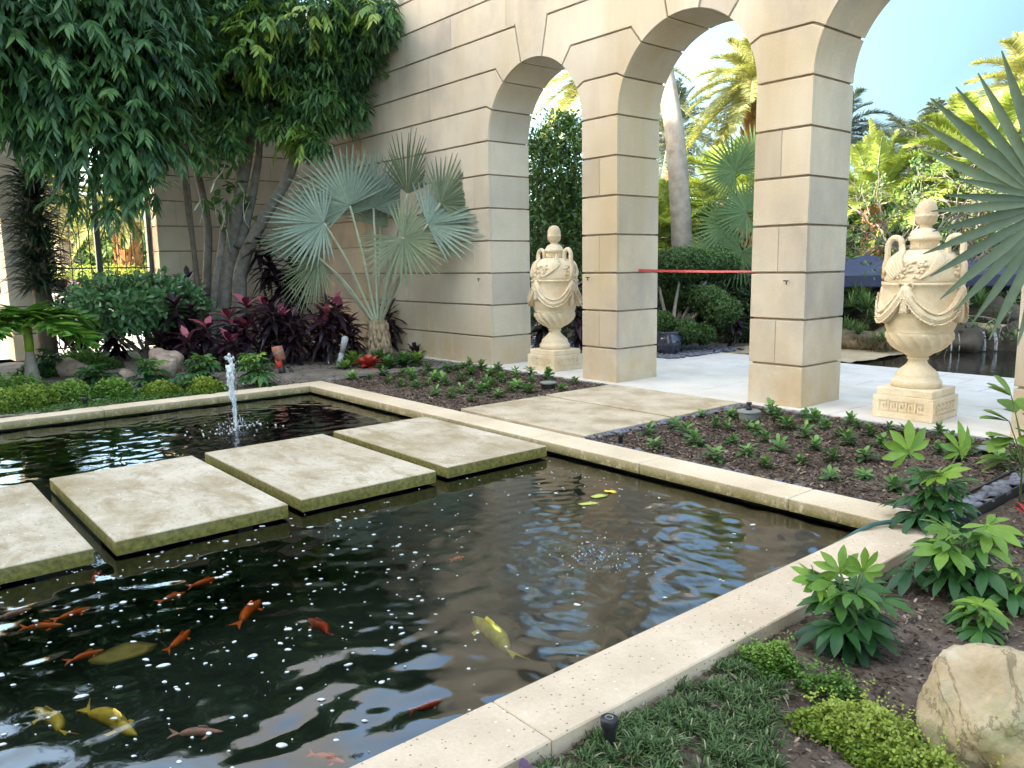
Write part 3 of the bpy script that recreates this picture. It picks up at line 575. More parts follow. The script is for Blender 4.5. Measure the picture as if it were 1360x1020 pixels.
# ================================================================== fountain jet
def spray_mat():
    m, t, b = nodes('spray_water'); b.inputs['Base Color'].default_value = (.86, .88, .9, 1); b.inputs['Roughness'].default_value = .12
    tr = N_(t, 'BsdfTransparent'); tr.inputs[0].default_value = (.92, .95, .97, 1); mx = N_(t, 'MixShader'); n = ramp(t, noise(t, 22, 4, .7, stretch=(1, 1, .22)), [(.38, (.08, .08, .08)), (.62, (.72, .72, .72))])
    t.links.new(n, mx.inputs[0]); t.links.new(tr.outputs[0], mx.inputs[1]); t.links.new(b.outputs[0], mx.inputs[2]); t.links.new(mx.outputs[0], t.nodes['Material Output'].inputs[0]); return m
M_spray = spray_mat()
def jet():
    t = thing('fountain_jet', 'white column of water rising and falling back in the pond left of the slabs', 'fountain', (1.54, -4.97, WZ)); rg = np.random.default_rng(2); b = MB()
    for k in range(6):
        ph = rg.uniform(0, 6); o = rg.normal(size=2)*.014; top = rg.uniform(.72, .86); n = 26; sp = 1 if k < 4 else .6
        pts = [(o[0]+.016*math.sin(ph+i*.5)*(i/n+.2)-.022*(i/n), o[1]+.016*math.cos(ph+i*.43)*(i/n+.2)-.03*(i/n), top*sp*i/n) for i in range(n+1)]
        b.tube(pts, [(.011+.014*(i/n)**1.5)*(1+.3*math.sin(ph+i*1.7))*sp for i in range(n+1)], 8)
    for i in range(30):
        z = rg.uniform(.5, .86); s = rg.uniform(.009, .024); b.blob((rg.normal()*.028-.022, rg.normal()*.028-.03, z), (s, s, s*1.2), int(rg.integers(1e6)), .2, 5)
    b.build('water_column', M_spray, t); b = MB()
    for i in range(150):
        r = abs(rg.normal())*.17+.03; a = rg.uniform(0, 2*PI); s = rg.uniform(.002, .0075); b.blob((r*math.cos(a), r*math.sin(a), abs(rg.normal())*.10*math.exp(-r*3)), (s, s, s*rg.uniform(1, 2)), int(rg.integers(1e6)), .1, 3)
    for i in range(40):
        s = rg.uniform(.003, .008); b.blob((rg.normal()*.05-.01, rg.normal()*.05, rg.uniform(.1, .8)), (s, s, s*1.8), int(rg.integers(1e6)), .1, 3)
    b.build('splash_drops', M_spray, t)['kind'] = 'stuff'
    t = thing('bubbling_spout', 'low bubbling spout breaking the pond surface near the right coping', 'fountain', (7.09, -4.80, WZ)); b = MB()
    for i in range(90):
        r = abs(rg.normal())*.15; a = rg.uniform(0, 2*PI); s = rg.uniform(.0015, .005); b.blob((r*math.cos(a), r*math.sin(a), rg.uniform(0, .022)*math.exp(-r*4)), (s, s, s), int(rg.integers(1e6)), .1, 3)
    b.build('bubbles', M_spray, t)['kind'] = 'stuff'
jet()
# ================================================================== rocks, hose, lamps and garden hardware
def rockm(name, a, b_, c, moss_):
    m, t, b, col = stone(name, a, b_, c, None, 3.2, rough=.8, bmp=.9); v = N_(t, 'TexVoronoi', feature='DISTANCE_TO_EDGE'); v.inputs['Scale'].default_value = 1.7
    tc = N_(t, 'TexCoord'); ns = N_(t, 'TexNoise'); ns.inputs['Scale'].default_value = 3; ns.inputs['Detail'].default_value = 8; t.links.new(tc.outputs['Object'], ns.inputs['Vector']); ad = N_(t, 'VectorMath', operation='ADD'); t.links.new(tc.outputs['Object'], ad.inputs[0]); t.links.new(ns.outputs['Color'], ad.inputs[1]); t.links.new(ad.outputs[0], v.inputs['Vector'])
    crack = ramp(t, noise(t, 2.3, 9, .62, dist=.6), [(.485, (0, 0, 0)), (.5, (.85, .85, .85)), (.515, (0, 0, 0))]); col = mixc(t, ramp(t, noise(t, 5, 5), [(.52, (0, 0, 0)), (.66, (.8, .8, .8))]), col, (.50, .46, .39))
    col = mixc(t, ramp(t, noise(t, 2.5, 6, .65), [(.52, (0, 0, 0)), (.66, (.9, .9, .9))]), col, moss_); col = mixc(t, ramp(t, noise(t, 3.1, 4, .6, dist=1), [(.6, (0, 0, 0)), (.75, (.8, .8, .8))]), col, (.55, .27, .12))
    col = mixc(t, crack, col, (.16, .12, .07)); t.links.new(col, b.inputs['Base Color']); bump(t, b, crack, -.6, .02); return m
M_rock = rockm('boulder_stone', (.44, .34, .21), (.33, .245, .14), (.54, .43, .29), (.24, .22, .07)); M_rock2 = rockm('pink_rock', (.36, .26, .20), (.26, .18, .13), (.46, .36, .29), (.25, .19, .12))
tag(MB().blob((0, 0, 0), (.265, .25, .265), 33, .12, 60, 2.0, 0, .76, .008).build('boulder', M_rock, None, (9.50, -5.28, .11)), 'large rounded tan boulder with moss and cracks at the bottom right corner', 'boulder')
tag(MB().blob((0, 0, 0), (.36, .30, .30), 8, .12, 24, 1.6, 0, .62, .012).build('rock', M_rock2, None, (-2.6, -4.50, .25)), 'angular pinkish brown rock behind the yellow-green ground cover', 'rock')
tag(MB().blob((0, 0, 0), (.5, .3, .2), 12, .12, 16, 1.6).build('rock', M_rock2, None, (-4.35, -5.45, .12)), 'low flat brown rock half covered by dark leaves at left', 'rock')
tag(MB().blob((0, 0, 0), (.12, .12, .14), 14, .12, 10, 1.6).build('rock', M_rock2, None, (-2.75, -5.02, .13)), 'small tan rock beside the left fatsia plant', 'rock')
M_hose = plain('garden_hose', (.045, .105, .085), .4, .2, 20)
tag(MB().tube(smooth_path([(7.75, -4.12, -.2), (7.95, -3.86, -.10), (8.06, -3.66, .0), (8.13, -3.47, .068), (8.19, -3.30, .075), (8.28, -3.20, .075), (8.40, -3.14, .075), (8.52, -3.05, .03), (8.75, -2.95, .02), (9.2, -3.0, .0)], 6), .015, 10).build('garden_hose', M_hose), 'dark green hose lying over the corner of the coping into the pond', 'hose')
M_grey = plain('grey_plastic', (.20, .215, .20), .6, .15, 12); M_terra = plain('faded_red_plastic', (.36, .15, .10), .6, .25, 14); M_redp = plain('red_plastic', (.62, .06, .04), .4, .15); M_pvc = plain('pvc_grey', (.36, .37, .38), .5, .15); M_white = plain('white_plastic', (.75, .75, .72), .5, .1)
def valve(label, loc, rad_, h, knob=False):
    t = thing('valve_cover', label, 'valve cover', loc, 0, 'round valve covers in the beds')
    MB().lathe([(rad_*.8, -.05), (rad_*.84, h*.7), (rad_*.84, h*.75)], 32).build('housing', M_dark if not knob else M_grey, t); MB().lathe([(rad_*.9, h*.75), (rad_, h*.8), (rad_, h*.95), (rad_*.9, h), (rad_*.3, h*1.03)], 32).build('cover', M_grey, t)
    if knob: MB().lathe([(.032, h*1.0), (.032, h+.03), (.018, h+.045), (.018, h+.06), (.03, h+.062), (.03, h+.085), (.01, h+.09)], 20).build('knob', M_dark, t)
valve('round grey valve cover with a black knob beside the middle pier', (5.56, -.90, .03), .125, .11, True); valve('flat round grey valve cover among plants at the right edge', (7.88, -.74, .03), .115, .06); valve('round grey valve cover on a dark drum near the left urn', (2.42, -.95, .03), .115, .10)
def pathlight(label, loc, r, h, ring=False):
    t = thing('path_light', label, 'path light', loc, 0, 'small black path lights')
    MB().lathe([(r*.7, -.03), (r*.72, h*.6), (r*.95, h*.72), (r, h*.74)], 24).build('body', M_dark, t); MB().lathe([(r, h*.742), (r*1.06, h*.8), (r*1.06, h*.96), (r, h), (r*.2, h*1.01)], 24).build('cap', M_dark, t)
    if ring: MB().lathe([(r*.5, h*1.006), (r*.5, h*1.03), (r*.4, h*1.03), (r*.4, h*1.008)], 24).build('lens', M_grey, t)
pathlight('black path light with a grey ring in the grassy border at the bottom', (8.545, -6.29, -.02), .031, .115, True); pathlight('black path light standing by the left coping in low ground cover', (-.66, -6.05, .03), .04, .13); pathlight('tiny black path light at the corner of the path slabs', (5.36, -2.72, .03), .03, .09)
tag(MB().tube([(-1.56, -2.83, .0), (-1.6, -2.87, .14)], [.03, .028], 12).lathe([(.012, .14), (.03, .15), (.03, .19), (.0, .2)], 12, (-1.62, -2.89, 0)).build('black_spotlight', M_dark), 'tilted little black spotlight behind the coping corner', 'spotlight')
t = thing('orange_spotlight', 'faded orange-red garden spotlight beside the fatsia by the coping', 'spotlight', (-1.71, -2.96, .03))
MB().tube([(0, 0, .0), (0, 0, .13)], [.055, .05], 16).build('base', M_dark, t); MB().tube([(-.03, -.02, .1), (-.05, -.03, .27)], [.05, .055], 16).build('yoke', M_redp, t); MB().tube([(.0, 0, .24), (-.06, -.03, .40), (-.065, -.035, .46)], [.075, .09, .085], 18).build('lamp_head', M_terra, t); MB().tube([(-.045, -.02, .345), (-.05, -.025, .36)], [.096, .096], 18).build('clamp_ring', M_grey, t)
t = thing('grey_spotlight', 'grey tube spotlight leaning beside the red bromeliad', 'spotlight', (-1.9, -1.8, .03))
MB().tube([(-.05, -.04, 0), (.0, .02, .24)], [.045, .045], 14).build('stake', M_pvc, t); MB().tube([(.0, .02, .245), (.05, .07, .50), (.055, .075, .53)], [.04, .06, .03], 16).build('lamp_head', M_pvc, t)
tag(MB().tube([(-2.43, -1.77, .0), (-2.43, -1.77, .13)], [.012, .012], 8).lathe([(.012, .13), (.03, .135), (.03, .16), (.0, .165)], 10, (-2.43, -1.77, 0)).build('sprinkler_stake', M_white), 'little white sprinkler stake in front of the purple plants', 'sprinkler')
# little iron hooks on the stones
for x, z, lab in ((-.28, 1.50, 'small dark iron hook on the long wall near its right corner'), (2.28, 1.53, 'small dark iron hook on the middle pier'), (5.43, 1.50, 'small dark iron hook on the right pier')):
    tag(MB().tube([(x, .0, z), (x, -.035, z), (x-.03, -.045, z+.004), (x+.0, -.05, z-.0)], .006, 6).tube([(x, -.035, z), (x+.004, -.04, z-.045)], .006, 6).build('wall_hook', M_dark), lab, 'hook', 'hooks on the arcade stones')
# loose mulch chips and litter
M_chip = leafm('mulch_chip', [(0, (.03, .02, .016)), (.5, (.10, .068, .05)), (.85, (.20, .14, .105)), (1, (.36, .28, .20))], .9, .0, .15)
def chips(label, box, z, n, s0, s1, cond=None):
    lb = LB(); x = rng.uniform(box[0], box[1], n); y = rng.uniform(box[2], box[3], n); a = rng.uniform(0, 2*PI, n); A = np.stack([np.cos(a), np.sin(a), rng.normal(0, .35, n)], -1); L = rng.uniform(s0, s1, n)
    lb.add(np.stack([x, y, z+rng.random(n)*.018], -1), A, UPV_+rdir(n)*.55, L, L*rng.uniform(.12, .3, n), [(0, .6), (.5, 1), (1, .5)], 0, .3); stuff(lb.build('mulch_chips', M_chip, None, None, False), label, 'mulch')
UPV_ = np.array([0, 0, 1.])
chips('bark mulch chips covering the left planted bed', (-.45, 2.82, -2.88, -.2), .03, 12000, .02, .045); chips('bark mulch chips covering the right planted bed', (5.0, 8.2, -2.86, -.2), .03, 19000, .018, .042); chips('dark soil litter in the near border at right', (8.47, 10.2, -7, -.4), -.022, 30000, .008, .03); chips('leaf litter on the soil under the trees', (-4.5, -.5, -4.2, -.1), .035, 5000, .02, .05)
# steel edging and river stones
M_river, t_, b_, c_ = stone('river_stone', (.15, .15, .18), (.09, .09, .115), (.24, .24, .28), None, 9, rough=.5)
def edging(a, b, label, h=.07):
    d = (Vector(b)-Vector(a)); n = Vector((-d.y, d.x, 0)).normalized()*.006; P = [Vector(a)-n, Vector(b)-n, Vector(b)+n, Vector(a)+n]
    tag(MB().add([(p.x, p.y, -.08) for p in P]+[(p.x, p.y, h) for p in P], [(3, 2, 1, 0), (4, 5, 6, 7), (0, 1, 5, 4), (1, 2, 6, 5), (2, 3, 7, 6), (3, 0, 4, 7)]).build('bed_edging', M_dark), label, 'edging')
edging((8.23, -2.86, 0), (8.23, -.3, 0), 'black edging strip between mulch and river stones at right', .055); edging((8.405, -2.9, 0), (8.405, -.3, 0), 'black edging strip on the outer side of the river stones at right', .045)
def stones(name, label, box, n, z, s0, s1, seed):
    b = MB(); rg = np.random.default_rng(seed)
    for i in range(n): 
        s = rg.uniform(s0, s1); b.blob((rg.uniform(box[0], box[1]), rg.uniform(box[2], box[3]), z+s*.25), (s*rg.uniform(.9, 1.5), s*rg.uniform(.9, 1.5), s*.6), int(rg.integers(1e6)), .05, 5)
    stuff(b.build(name, M_river), label, 'pebbles')
stones('river_stones', 'grey river stones between two black edging strips at right', (8.26, 8.39, -2.9, -.3), 190, .025, .024, .04, 1)
stones('river_stones', 'dark stones along the edge of the mulch beside the path slabs', (4.98, 5.09, -2.8, -.15), 120, .03, .02, .038, 2)
stones('river_stones', 'flat dark stones along the front edge of the arcade paving', (5.1, 8.2, -.19, -.115), 170, .02, .02, .035, 3)
stones('river_stones', 'small dark stones along the coping of the right mulch bed', (5.1, 8.3, -2.88, -2.79), 120, .02, .014, .032, 4)
stones('river_stones', 'dark stones along the wall foot and left urn paving', (-1.2, 2.8, -.22, -.11), 150, .02, .02, .035, 5)
stones('river_stones', 'blue-grey stones between the soil and the left planted bed', (-.75, -.45, -2.75, -.3), 200, .03, .02, .04, 6)
stones('river_stones', 'dark stones in the gap between the two path slabs', (2.9, 4.93, -1.465, -1.405), 60, -.03, .016, .03, 8); stones('river_stones', 'dark stones in the gap between coping and first path slab', (2.9, 4.95, -2.87, -2.80), 60, -.03, .016, .03, 10)
stones('river_stones', 'blue-grey stones at the foot of the small ringed palm', (-3.1, -1.5, -6.0, -5.1), 260, .03, .025, .045, 7)
# ================================================================== planting
UPV = np.array([0, 0, 1.])
M_alii = leafm('ficus_leaf', [(0, (.04, .10, .046)), (.5, (.085, .20, .07)), (.85, (.135, .28, .08)), (1, (.20, .34, .085))], .35, .42, .5)
M_aliiy = leafm('ficus_young_leaf', [(0, (.07, .17, .03)), (.5, (.15, .28, .04)), (1, (.28, .38, .06))], .4, .35, .4)
M_bis = leafm('silver_fan_leaf', [(0, (.17, .25, .21)), (.5, (.26, .345, .27)), (1, (.36, .42, .29))], .5, .2, .35)
M_bisg = leafm('green_fan_leaf', [(0, (.10, .14, .085)), (.5, (.18, .23, .13)), (1, (.29, .33, .19))], .5, .25, .35)
M_ti = leafm('purple_ti_leaf', [(0, (.014, .008, .014)), (.55, (.040, .014, .026)), (.82, (.075, .018, .035)), (.95, (.30, .04, .085)), (1, (.48, .12, .16))], .4, .15, .5)
M_green = leafm('green_leaf', [(0, (.02, .06, .018)), (.5, (.045, .12, .025)), (1, (.09, .20, .04))], .4, .25, .5)
M_bed = leafm('bedding_leaf', [(0, (.04, .095, .028)), (.5, (.10, .215, .045)), (1, (.19, .34, .08))], .45, .2, .4)
M_fats = leafm('fatsia_leaf', [(0, (.018, .065, .02)), (.45, (.04, .125, .028)), (.75, (.085, .20, .035)), (1, (.22, .36, .045))], .38, .28, .4)
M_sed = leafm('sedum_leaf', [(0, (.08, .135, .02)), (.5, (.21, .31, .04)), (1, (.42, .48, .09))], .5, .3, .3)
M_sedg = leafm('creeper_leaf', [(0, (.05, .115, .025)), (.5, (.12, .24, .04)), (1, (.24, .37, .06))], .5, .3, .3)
M_mondo = leafm('mondo_blade', [(0, (.03, .06, .02)), (.5, (.085, .145, .045)), (.9, (.16, .23, .08)), (1, (.34, .33, .19))], .5, .2, .2)
M_shrub = leafm('pittosporum_leaf', [(0, (.055, .13, .06)), (.5, (.12, .26, .10)), (1, (.20, .36, .13))], .35, .15, .5)
M_strap = leafm('strap_leaf', [(0, (.014, .03, .018)), (.6, (.035, .07, .036)), (1, (.10, .15, .08))], .35, .1, .6)
M_brom = leafm('red_bromeliad_leaf', [(0, (.28, .03, .025)), (.6, (.52, .05, .04)), (1, (.62, .14, .08))], .35, .2, .5)
M_bark = plain('grey_bark', (.16, .145, .12), .9, .35, 9, .6); M_bark2 = plain('brown_bark', (.11, .085, .06), .9, .35, 9, .6); M_twig = plain('green_twig', (.09, .12, .04), .7, .3, 9)
M_boot = plain('palm_boots', (.36, .26, .17), .9, .45, 11, .8); M_petiole = plain('pale_petiole', (.38, .42, .30), .6, .2, 6)
M_palmt, t_, b_, c_ = stone('palm_trunk', (.38, .33, .27), (.26, .22, .18), (.48, .43, .36), None, 5, rough=.9, bmp=.5)
def vary(n, lo=0, hi=1): return rng.uniform(lo, hi, n)
def limb(mb, pts, r0, r1, n=9, k=4):
    sp = smooth_path(pts, k); mb.tube(sp, [r0+(r1-r0)*(i/(len(sp)-1))**.8 for i in range(len(sp))], n); return sp
def blobs_points(blobs, n, shell=.55):
    """points inside a set of lumps, weighted to their surfaces, with outward directions"""
    B = np.array([(*c, *(r if hasattr(r, '__len__') else (r, r, r*.8))) for c, r in blobs]); vol = np.prod(B[:, 3:], 1)**(2/3.); idx = rng.choice(len(B), n, p=vol/vol.sum())
    d = rdir(n); k = shell+(1-shell)*np.sqrt(rng.random(n)); k *= 1+.17*np.abs(rng.normal(size=n))*np.sign(rng.random(n)-.45)
    return B[idx, :3]+d*B[idx, 3:]*k[:, None], d
def drooping_leaves(lb, blobs, ncl, per, L, W, hang=.7, tone=(0, 1), prof=LANCE):
    P, d = blobs_points(blobs, ncl); T = rng.uniform(tone[0], tone[1], ncl)
    for q in range(per):
        A = d*.55+rdir(ncl)*.75-UPV*hang; N = UPV*.8+rdir(ncl)*.6; off = rdir(ncl)*(.08)
        lb.add(P+off, A, N, L*rng.uniform(.7, 1.2, ncl), W*rng.uniform(.8, 1.15, ncl), prof, .5, .25, 0, np.clip(T+rng.normal(0, .13, ncl), 0, 1))
def sprays(lb, blobs, nsp, per, L, W, tone=(0, 1), twig=.38):
    """drooping twigs, each with narrow leaves hanging alternately along it"""
    P, d = blobs_points(blobs, nsp, .45); T = rng.uniform(tone[0], tone[1], nsp); tw = nrm(d*.9+rdir(nsp)*.7-UPV*.35); TL = twig*rng.uniform(.6, 1.25, nsp)
    for q in range(per):
        u = (q+.5)/per; pos = P+tw*(TL*u)[:, None]-UPV*(.35*TL*u*u)[:, None]; sd = nrm(np.cross(tw, UPV)+rdir(nsp)*.25)*(1 if q % 2 else -1)
        A = tw*.75+sd*.75-UPV*(.55+.35*u)+rdir(nsp)*.22; lb.add(pos, A, UPV*.9+d*.4+rdir(nsp)*.35, L*rng.uniform(.75, 1.15, nsp), W*rng.uniform(.85, 1.15, nsp), LANCE, .6, .3, 0, np.clip(T+rng.normal(0, .1, nsp)+.12*(u-.5), 0, 1))
# ------------------------------------------------------------------ the two big trees at left
def big_trees():
    t = thing('ficus_tree', 'large multi-trunked tree with drooping narrow leaves against the tall stone wall', 'tree', (-5.6, -2.4, .03)); inv = Vector((5.6, 2.4, -.03))
    b = MB()
    def L(pts, r0, r1): limb(b, [Vector(p)+inv for p in pts], r0, r1, 10)
    L([(-5.50, -2.45, 0.04), (-5.60, -2.40, 0.79), (-5.65, -2.17, 1.98), (-5.47, -2.03, 3.01), (-5.35, -1.77, 4.18), (-5.16, -1.53, 5.59), (-5.05, -1.42, 6.83)], .21, .09)
    L([(-5.13, -2.32, 0.06), (-5.24, -2.21, 1.09), (-5.18, -2.12, 1.83), (-4.81, -1.79, 2.69), (-4.38, -1.39, 3.53), (-4.29, -1.29, 4.16), (-4.36, -1.36, 4.92), (-4.33, -1.22, 6.02), (-4.44, -1.06, 7.28)], .17, .055)
    L([(-5.78, -2.78, 0.04), (-6.00, -2.57, 1.39), (-6.11, -2.42, 2.59), (-6.23, -2.49, 3.56), (-6.38, -2.51, 4.24), (-6.49, -2.45, 5.71)], .10, .06)
    L([(-5.45, -2.06, 2.13), (-5.50, -1.75, 3.02), (-5.49, -1.56, 3.77), (-5.39, -1.39, 4.65), (-4.74, -0.87, 5.60)], .11, .05)
    L([(-5.25, -2.77, 0.08), (-5.26, -2.73, 0.97), (-5.38, -2.48, 1.98), (-5.50, -2.26, 2.86)], .09, .06)
    L([(-4.30, -1.36, 3.94), (-3.95, -1.16, 4.33), (-3.65, -0.97, 4.98), (-3.10, -0.61, 5.72)], .06, .02); L([(-4.96, -1.52, 5.97), (-5.28, -2.09, 6.49), (-5.71, -2.60, 7.17)], .07, .03); L([(-4.31, -1.24, 5.88), (-3.52, -0.81, 6.30), (-2.84, -0.41, 6.60)], .06, .02)
    for k in range(7):                                    # flared roots
        a = k*PI*2/7; b.tube([inv+Vector((-5.45+.55*math.cos(a), -2.35+.5*math.sin(a), .0)), inv+Vector((-5.5+.28*math.cos(a), -2.4+.25*math.sin(a), .2)), inv+Vector((-5.55+.16*math.cos(a), -2.45+.14*math.sin(a), .6))], [.07, .10, .08], 7)
    b.build('trunk', M_bark, t)
    main = [((-3.50, -0.83, 6.17), .9), ((-2.75, -0.55, 6.24), .55), ((-2.37, -0.48, 5.91), .3), ((-4.06, -1.20, 5.43), .75), ((-3.72, -0.67, 5.24), .55), ((-3.49, -0.52, 4.74), .35), ((-4.76, -1.60, 5.92), .95), ((-5.36, -2.08, 6.24), 1.05), ((-5.86, -2.65, 5.71), .95), ((-5.75, -2.00, 5.21), .7), ((-5.99, -2.81, 5.01), .7),
            ((-4.97, -1.74, 7.09), .9), ((-5.74, -2.57, 7.45), 1.2), ((-4.90, -1.69, 4.90), .45), ((-3.17, -0.58, 5.55), .45)]
    low = [((-3.93, -1.24, 4.59), .34), ((-3.99, -1.38, 4.99), .3), ((-3.74, -1.28, 4.09), .2), ((-3.54, -1.13, 4.41), .22), ((-5.26, -2.38, 4.46), .35), ((-4.90, -2.07, 4.65), .3), ((-3.39, -0.64, 4.37), .16), ((-4.93, -2.38, 4.14), .3), ((-5.13, -2.94, 4.12), .35), ((-3.44, -1.29, 3.92), .2), ((-4.22, -1.64, 4.32), .25), ((-4.92, -2.77, 3.77), .16), ((-3.35, -1.13, 4.78), .3)]
    lb = LB(); I = np.array(inv)
    main = [(np.array(c)+I, r) for c, r in main]; low = [(np.array(c)+I, r) for c, r in low]
    drooping_leaves(lb, main, 3300, 10, .215, .027, .75, (0, .85)); drooping_leaves(lb, low, 480, 10, .21, .026, .8, (.3, 1)); lb.build('foliage', M_alii, t)
    lb = LB(); yb = [((-4.02, -2.22, 5.54), .5), ((-4.61, -2.64, 6.11), .5), ((-3.02, -1.37, 6.09), .4), ((-2.07, -0.73, 6.04), .3), ((-3.96, -1.99, 6.20), .4), ((-4.73, -2.78, 5.47), .35), ((-3.44, -1.43, 3.97), .25), ((-3.79, -1.62, 4.27), .25), ((-5.08, -3.00, 6.28), .3)]
    sprays(lb, [(np.array(c)+I, r) for c, r in yb], 210, 12, .19, .028, (0, 1), .3); lb.build('young_foliage', M_aliiy, t)
    t = thing('ficus_tree', 'dark drooping tree with thin stems at the far left, overhanging the iron gate', 'tree', (-4.6, -5.0, .03)); inv = Vector((4.6, 5.0, -.03)); b = MB()
    L([(-4.70, -3.25, 0.59), (-4.79, -3.16, 1.42), (-4.98, -3.13, 2.53), (-5.06, -3.13, 3.63), (-4.64, -3.44, 4.85), (-4.08, -4.23, 5.37)], .055, .04); L([(-4.66, -3.21, 0.59), (-4.78, -3.18, 1.97), (-5.07, -3.17, 3.49), (-4.79, -3.10, 4.40), (-4.53, -3.72, 5.78)], .05, .03); L([(-4.64, -3.44, 4.85), (-4.06, -4.51, 4.74), (-4.06, -5.18, 4.54), (-4.54, -5.70, 4.79)], .06, .02); L([(-4.08, -4.23, 5.37), (-4.11, -4.89, 5.39), (-4.55, -5.52, 5.60)], .05, .02)
    b.build('trunk', M_bark2, t); lb = LB(); I = np.array(inv)
    left = [((-4.59, -5.41, 5.63), .95), ((-4.02, -4.81, 5.27), .95), ((-3.96, -4.17, 5.00), .85), ((-4.57, -5.76, 4.67), .75), ((-4.07, -5.09, 4.33), .75), ((-3.81, -4.51, 4.12), .65), ((-4.26, -5.49, 4.26), .45), ((-3.75, -4.99, 3.78), .45), ((-3.52, -4.56, 3.78), .42), ((-3.88, -3.97, 4.12), .55), ((-4.22, -6.00, 5.23), .9), ((-4.50, -5.24, 6.54), 1.2), ((-4.29, -4.19, 6.59), 1.2), ((-4.38, -3.60, 5.53), .7), ((-3.47, -4.77, 3.30), .25), ((-3.87, -5.21, 3.43), .2), ((-3.41, -4.32, 3.56), .2), ((-4.45, -5.85, 4.36), .35), ((-4.65, -6.54, 5.13), 1.0)]
    tip = [((-3.41, -4.83, 2.75), .2), ((-3.28, -4.63, 2.91), .18), ((-3.85, -5.31, 2.93), .16), ((-3.17, -4.32, 3.01), .14), ((-4.08, -5.57, 3.65), .2), ((-4.40, -5.91, 3.89), .15)]
    sprays(lb, [(np.array(c)+I, r) for c, r in left], 1900, 15, .23, .031, (0, .85), .42); sprays(lb, [(np.array(c)+I, r) for c, r in tip], 70, 12, .21, .027, (.2, .8), .3); lb.build('foliage', M_alii, t)
big_trees()
# ------------------------------------------------------------------ fan palms
def fan(lb, hub, f, n, R, nseg=40, span=135, split=.55, cup=.12, droop=.0, tone=.5, fold=.45, back=.25):
    f = nrm(np.array(f, float)); n = np.array(n, float); n = nrm(n-f*(n@f)); s = np.cross(f, n); th = np.radians(np.linspace(-span, span, nseg)); th = th+rng.normal(0, .006, nseg)
    D = f[None]*np.cos(th)[:, None]+s[None]*np.sin(th)[:, None]; D = nrm(D+n*(.05*rng.normal(size=nseg))[:, None]*.6)
    tn = math.tan(math.radians(span)/(nseg-1))*1.06; Rv = R*(1-back*(np.abs(th)/math.radians(span))**2)*rng.uniform(.93, 1.05, nseg)
    prof = [(.02, .02*tn), (.3, .3*tn), (split, split*tn), (split+(1-split)*.5, split*tn*.82), (1, .004)]
    lb.add(np.repeat(np.array(hub, float)[None], nseg, 0), D, np.repeat(n[None], nseg, 0), Rv, Rv, prof, droop, fold, cup, np.clip(tone+rng.normal(0, .12, nseg), 0, 1))
V_ = np.array((.758, -.635, 0.)); R_ = np.array((.644, .765, 0.))
def bismarck():
    t = thing('silver_fan_palm', 'young silver-blue fan palm with a short scaly trunk at the foot of the stone wall', 'palm', (-2.75, -.55, .03)); O = np.array((-2.75, -.55, .03)); b = MB()
    b.lathe([(.16, -.03), (.20, .1), (.20, .25), (.18, .42), (.15, .6), (.09, .72)], 20); rg = np.random.default_rng(4)
    for k in range(44):                                   # old leaf bases
        a = k*2.4; z = .05+.6*(k/44); r = .19-.07*(k/44); e = Vector((math.cos(a), math.sin(a), 0)); sdv = Vector((-e.y, e.x, 0))
        p = e*r+Vector((0, 0, z)); b.tube([p-Vector((0, 0, .08)), p+e*.03, p+e*.035+Vector((0, 0, .15))+sdv*rg.normal()*.05], [.06, .055, .012], 6)
    b.build('trunk', M_boot, t); crown = Vector((0, 0, .62))
    LV = [((-2.93, -1.47, 2.52), -R_*.95-UPV*.05, V_*.85+UPV*.35-R_*.2, 1.0, 32, 105), ((-3.02, -0.88, 2.85), -R_*.55+UPV*.75, V_*.9-UPV*.1+R_*.3, 1.12, 32, 98), ((-3.01, -0.39, 2.82), UPV*1+R_*.05, V_*1+R_*.1, 1.08, 34, 105), ((-1.84, -0.38, 2.99), UPV*1+R_*.1, V_*.65+R_*.85, 1.1, 24, 62),
          ((-1.13, -0.45, 2.43), R_*.85+UPV*.40, V_*.75-R_*.2+UPV*.4, 1.15, 28, 85), ((-1.46, -0.74, 2.21), R_*.55-UPV*.35+V_*.25, V_*.9+UPV*.45, .95, 44, 150), ((-2.83, -1.66, 1.89), -R_*.45-UPV*.9, V_*.75-R_*.5+UPV*.3, .95, 26, 75), ((-3.87, -1.55, 2.26), -R_*1-UPV*.1, V_*.6+UPV*.8, .75, 24, 80), ((-3.24, -0.12, 2.51), R_*.2+UPV*1, -V_*.6+UPV*.3, .9, 26, 85), ((-0.99, -0.27, 2.78), R_*.9+UPV*.6, V_*.8-R_*.3, .9, 26, 80)]
    for i, (h, f, n, R, ns, sp) in enumerate(LV):
        h = np.array(h)-O; mid = (np.array(crown)*.45+h*.55)+np.array((0, 0, .10)); p = MB().tube(smooth_path([crown-Vector((0, 0, .1)), Vector(mid), Vector(h)], 6), [.032-.014*k/12 for k in range(13)], 7)
        pe = p.build('petiole', M_petiole, t); lb = LB(); fan(lb, h, f, n, R*1.05, ns, sp, .42, .12, .05, .45+.1*(i % 3)-(.25 if i in (2, 4) else 0), 1.0); lb.build('fan_blade', M_bis if i in (2, 4, 1, 8, 0) else M_bisg, pe)
bismarck()
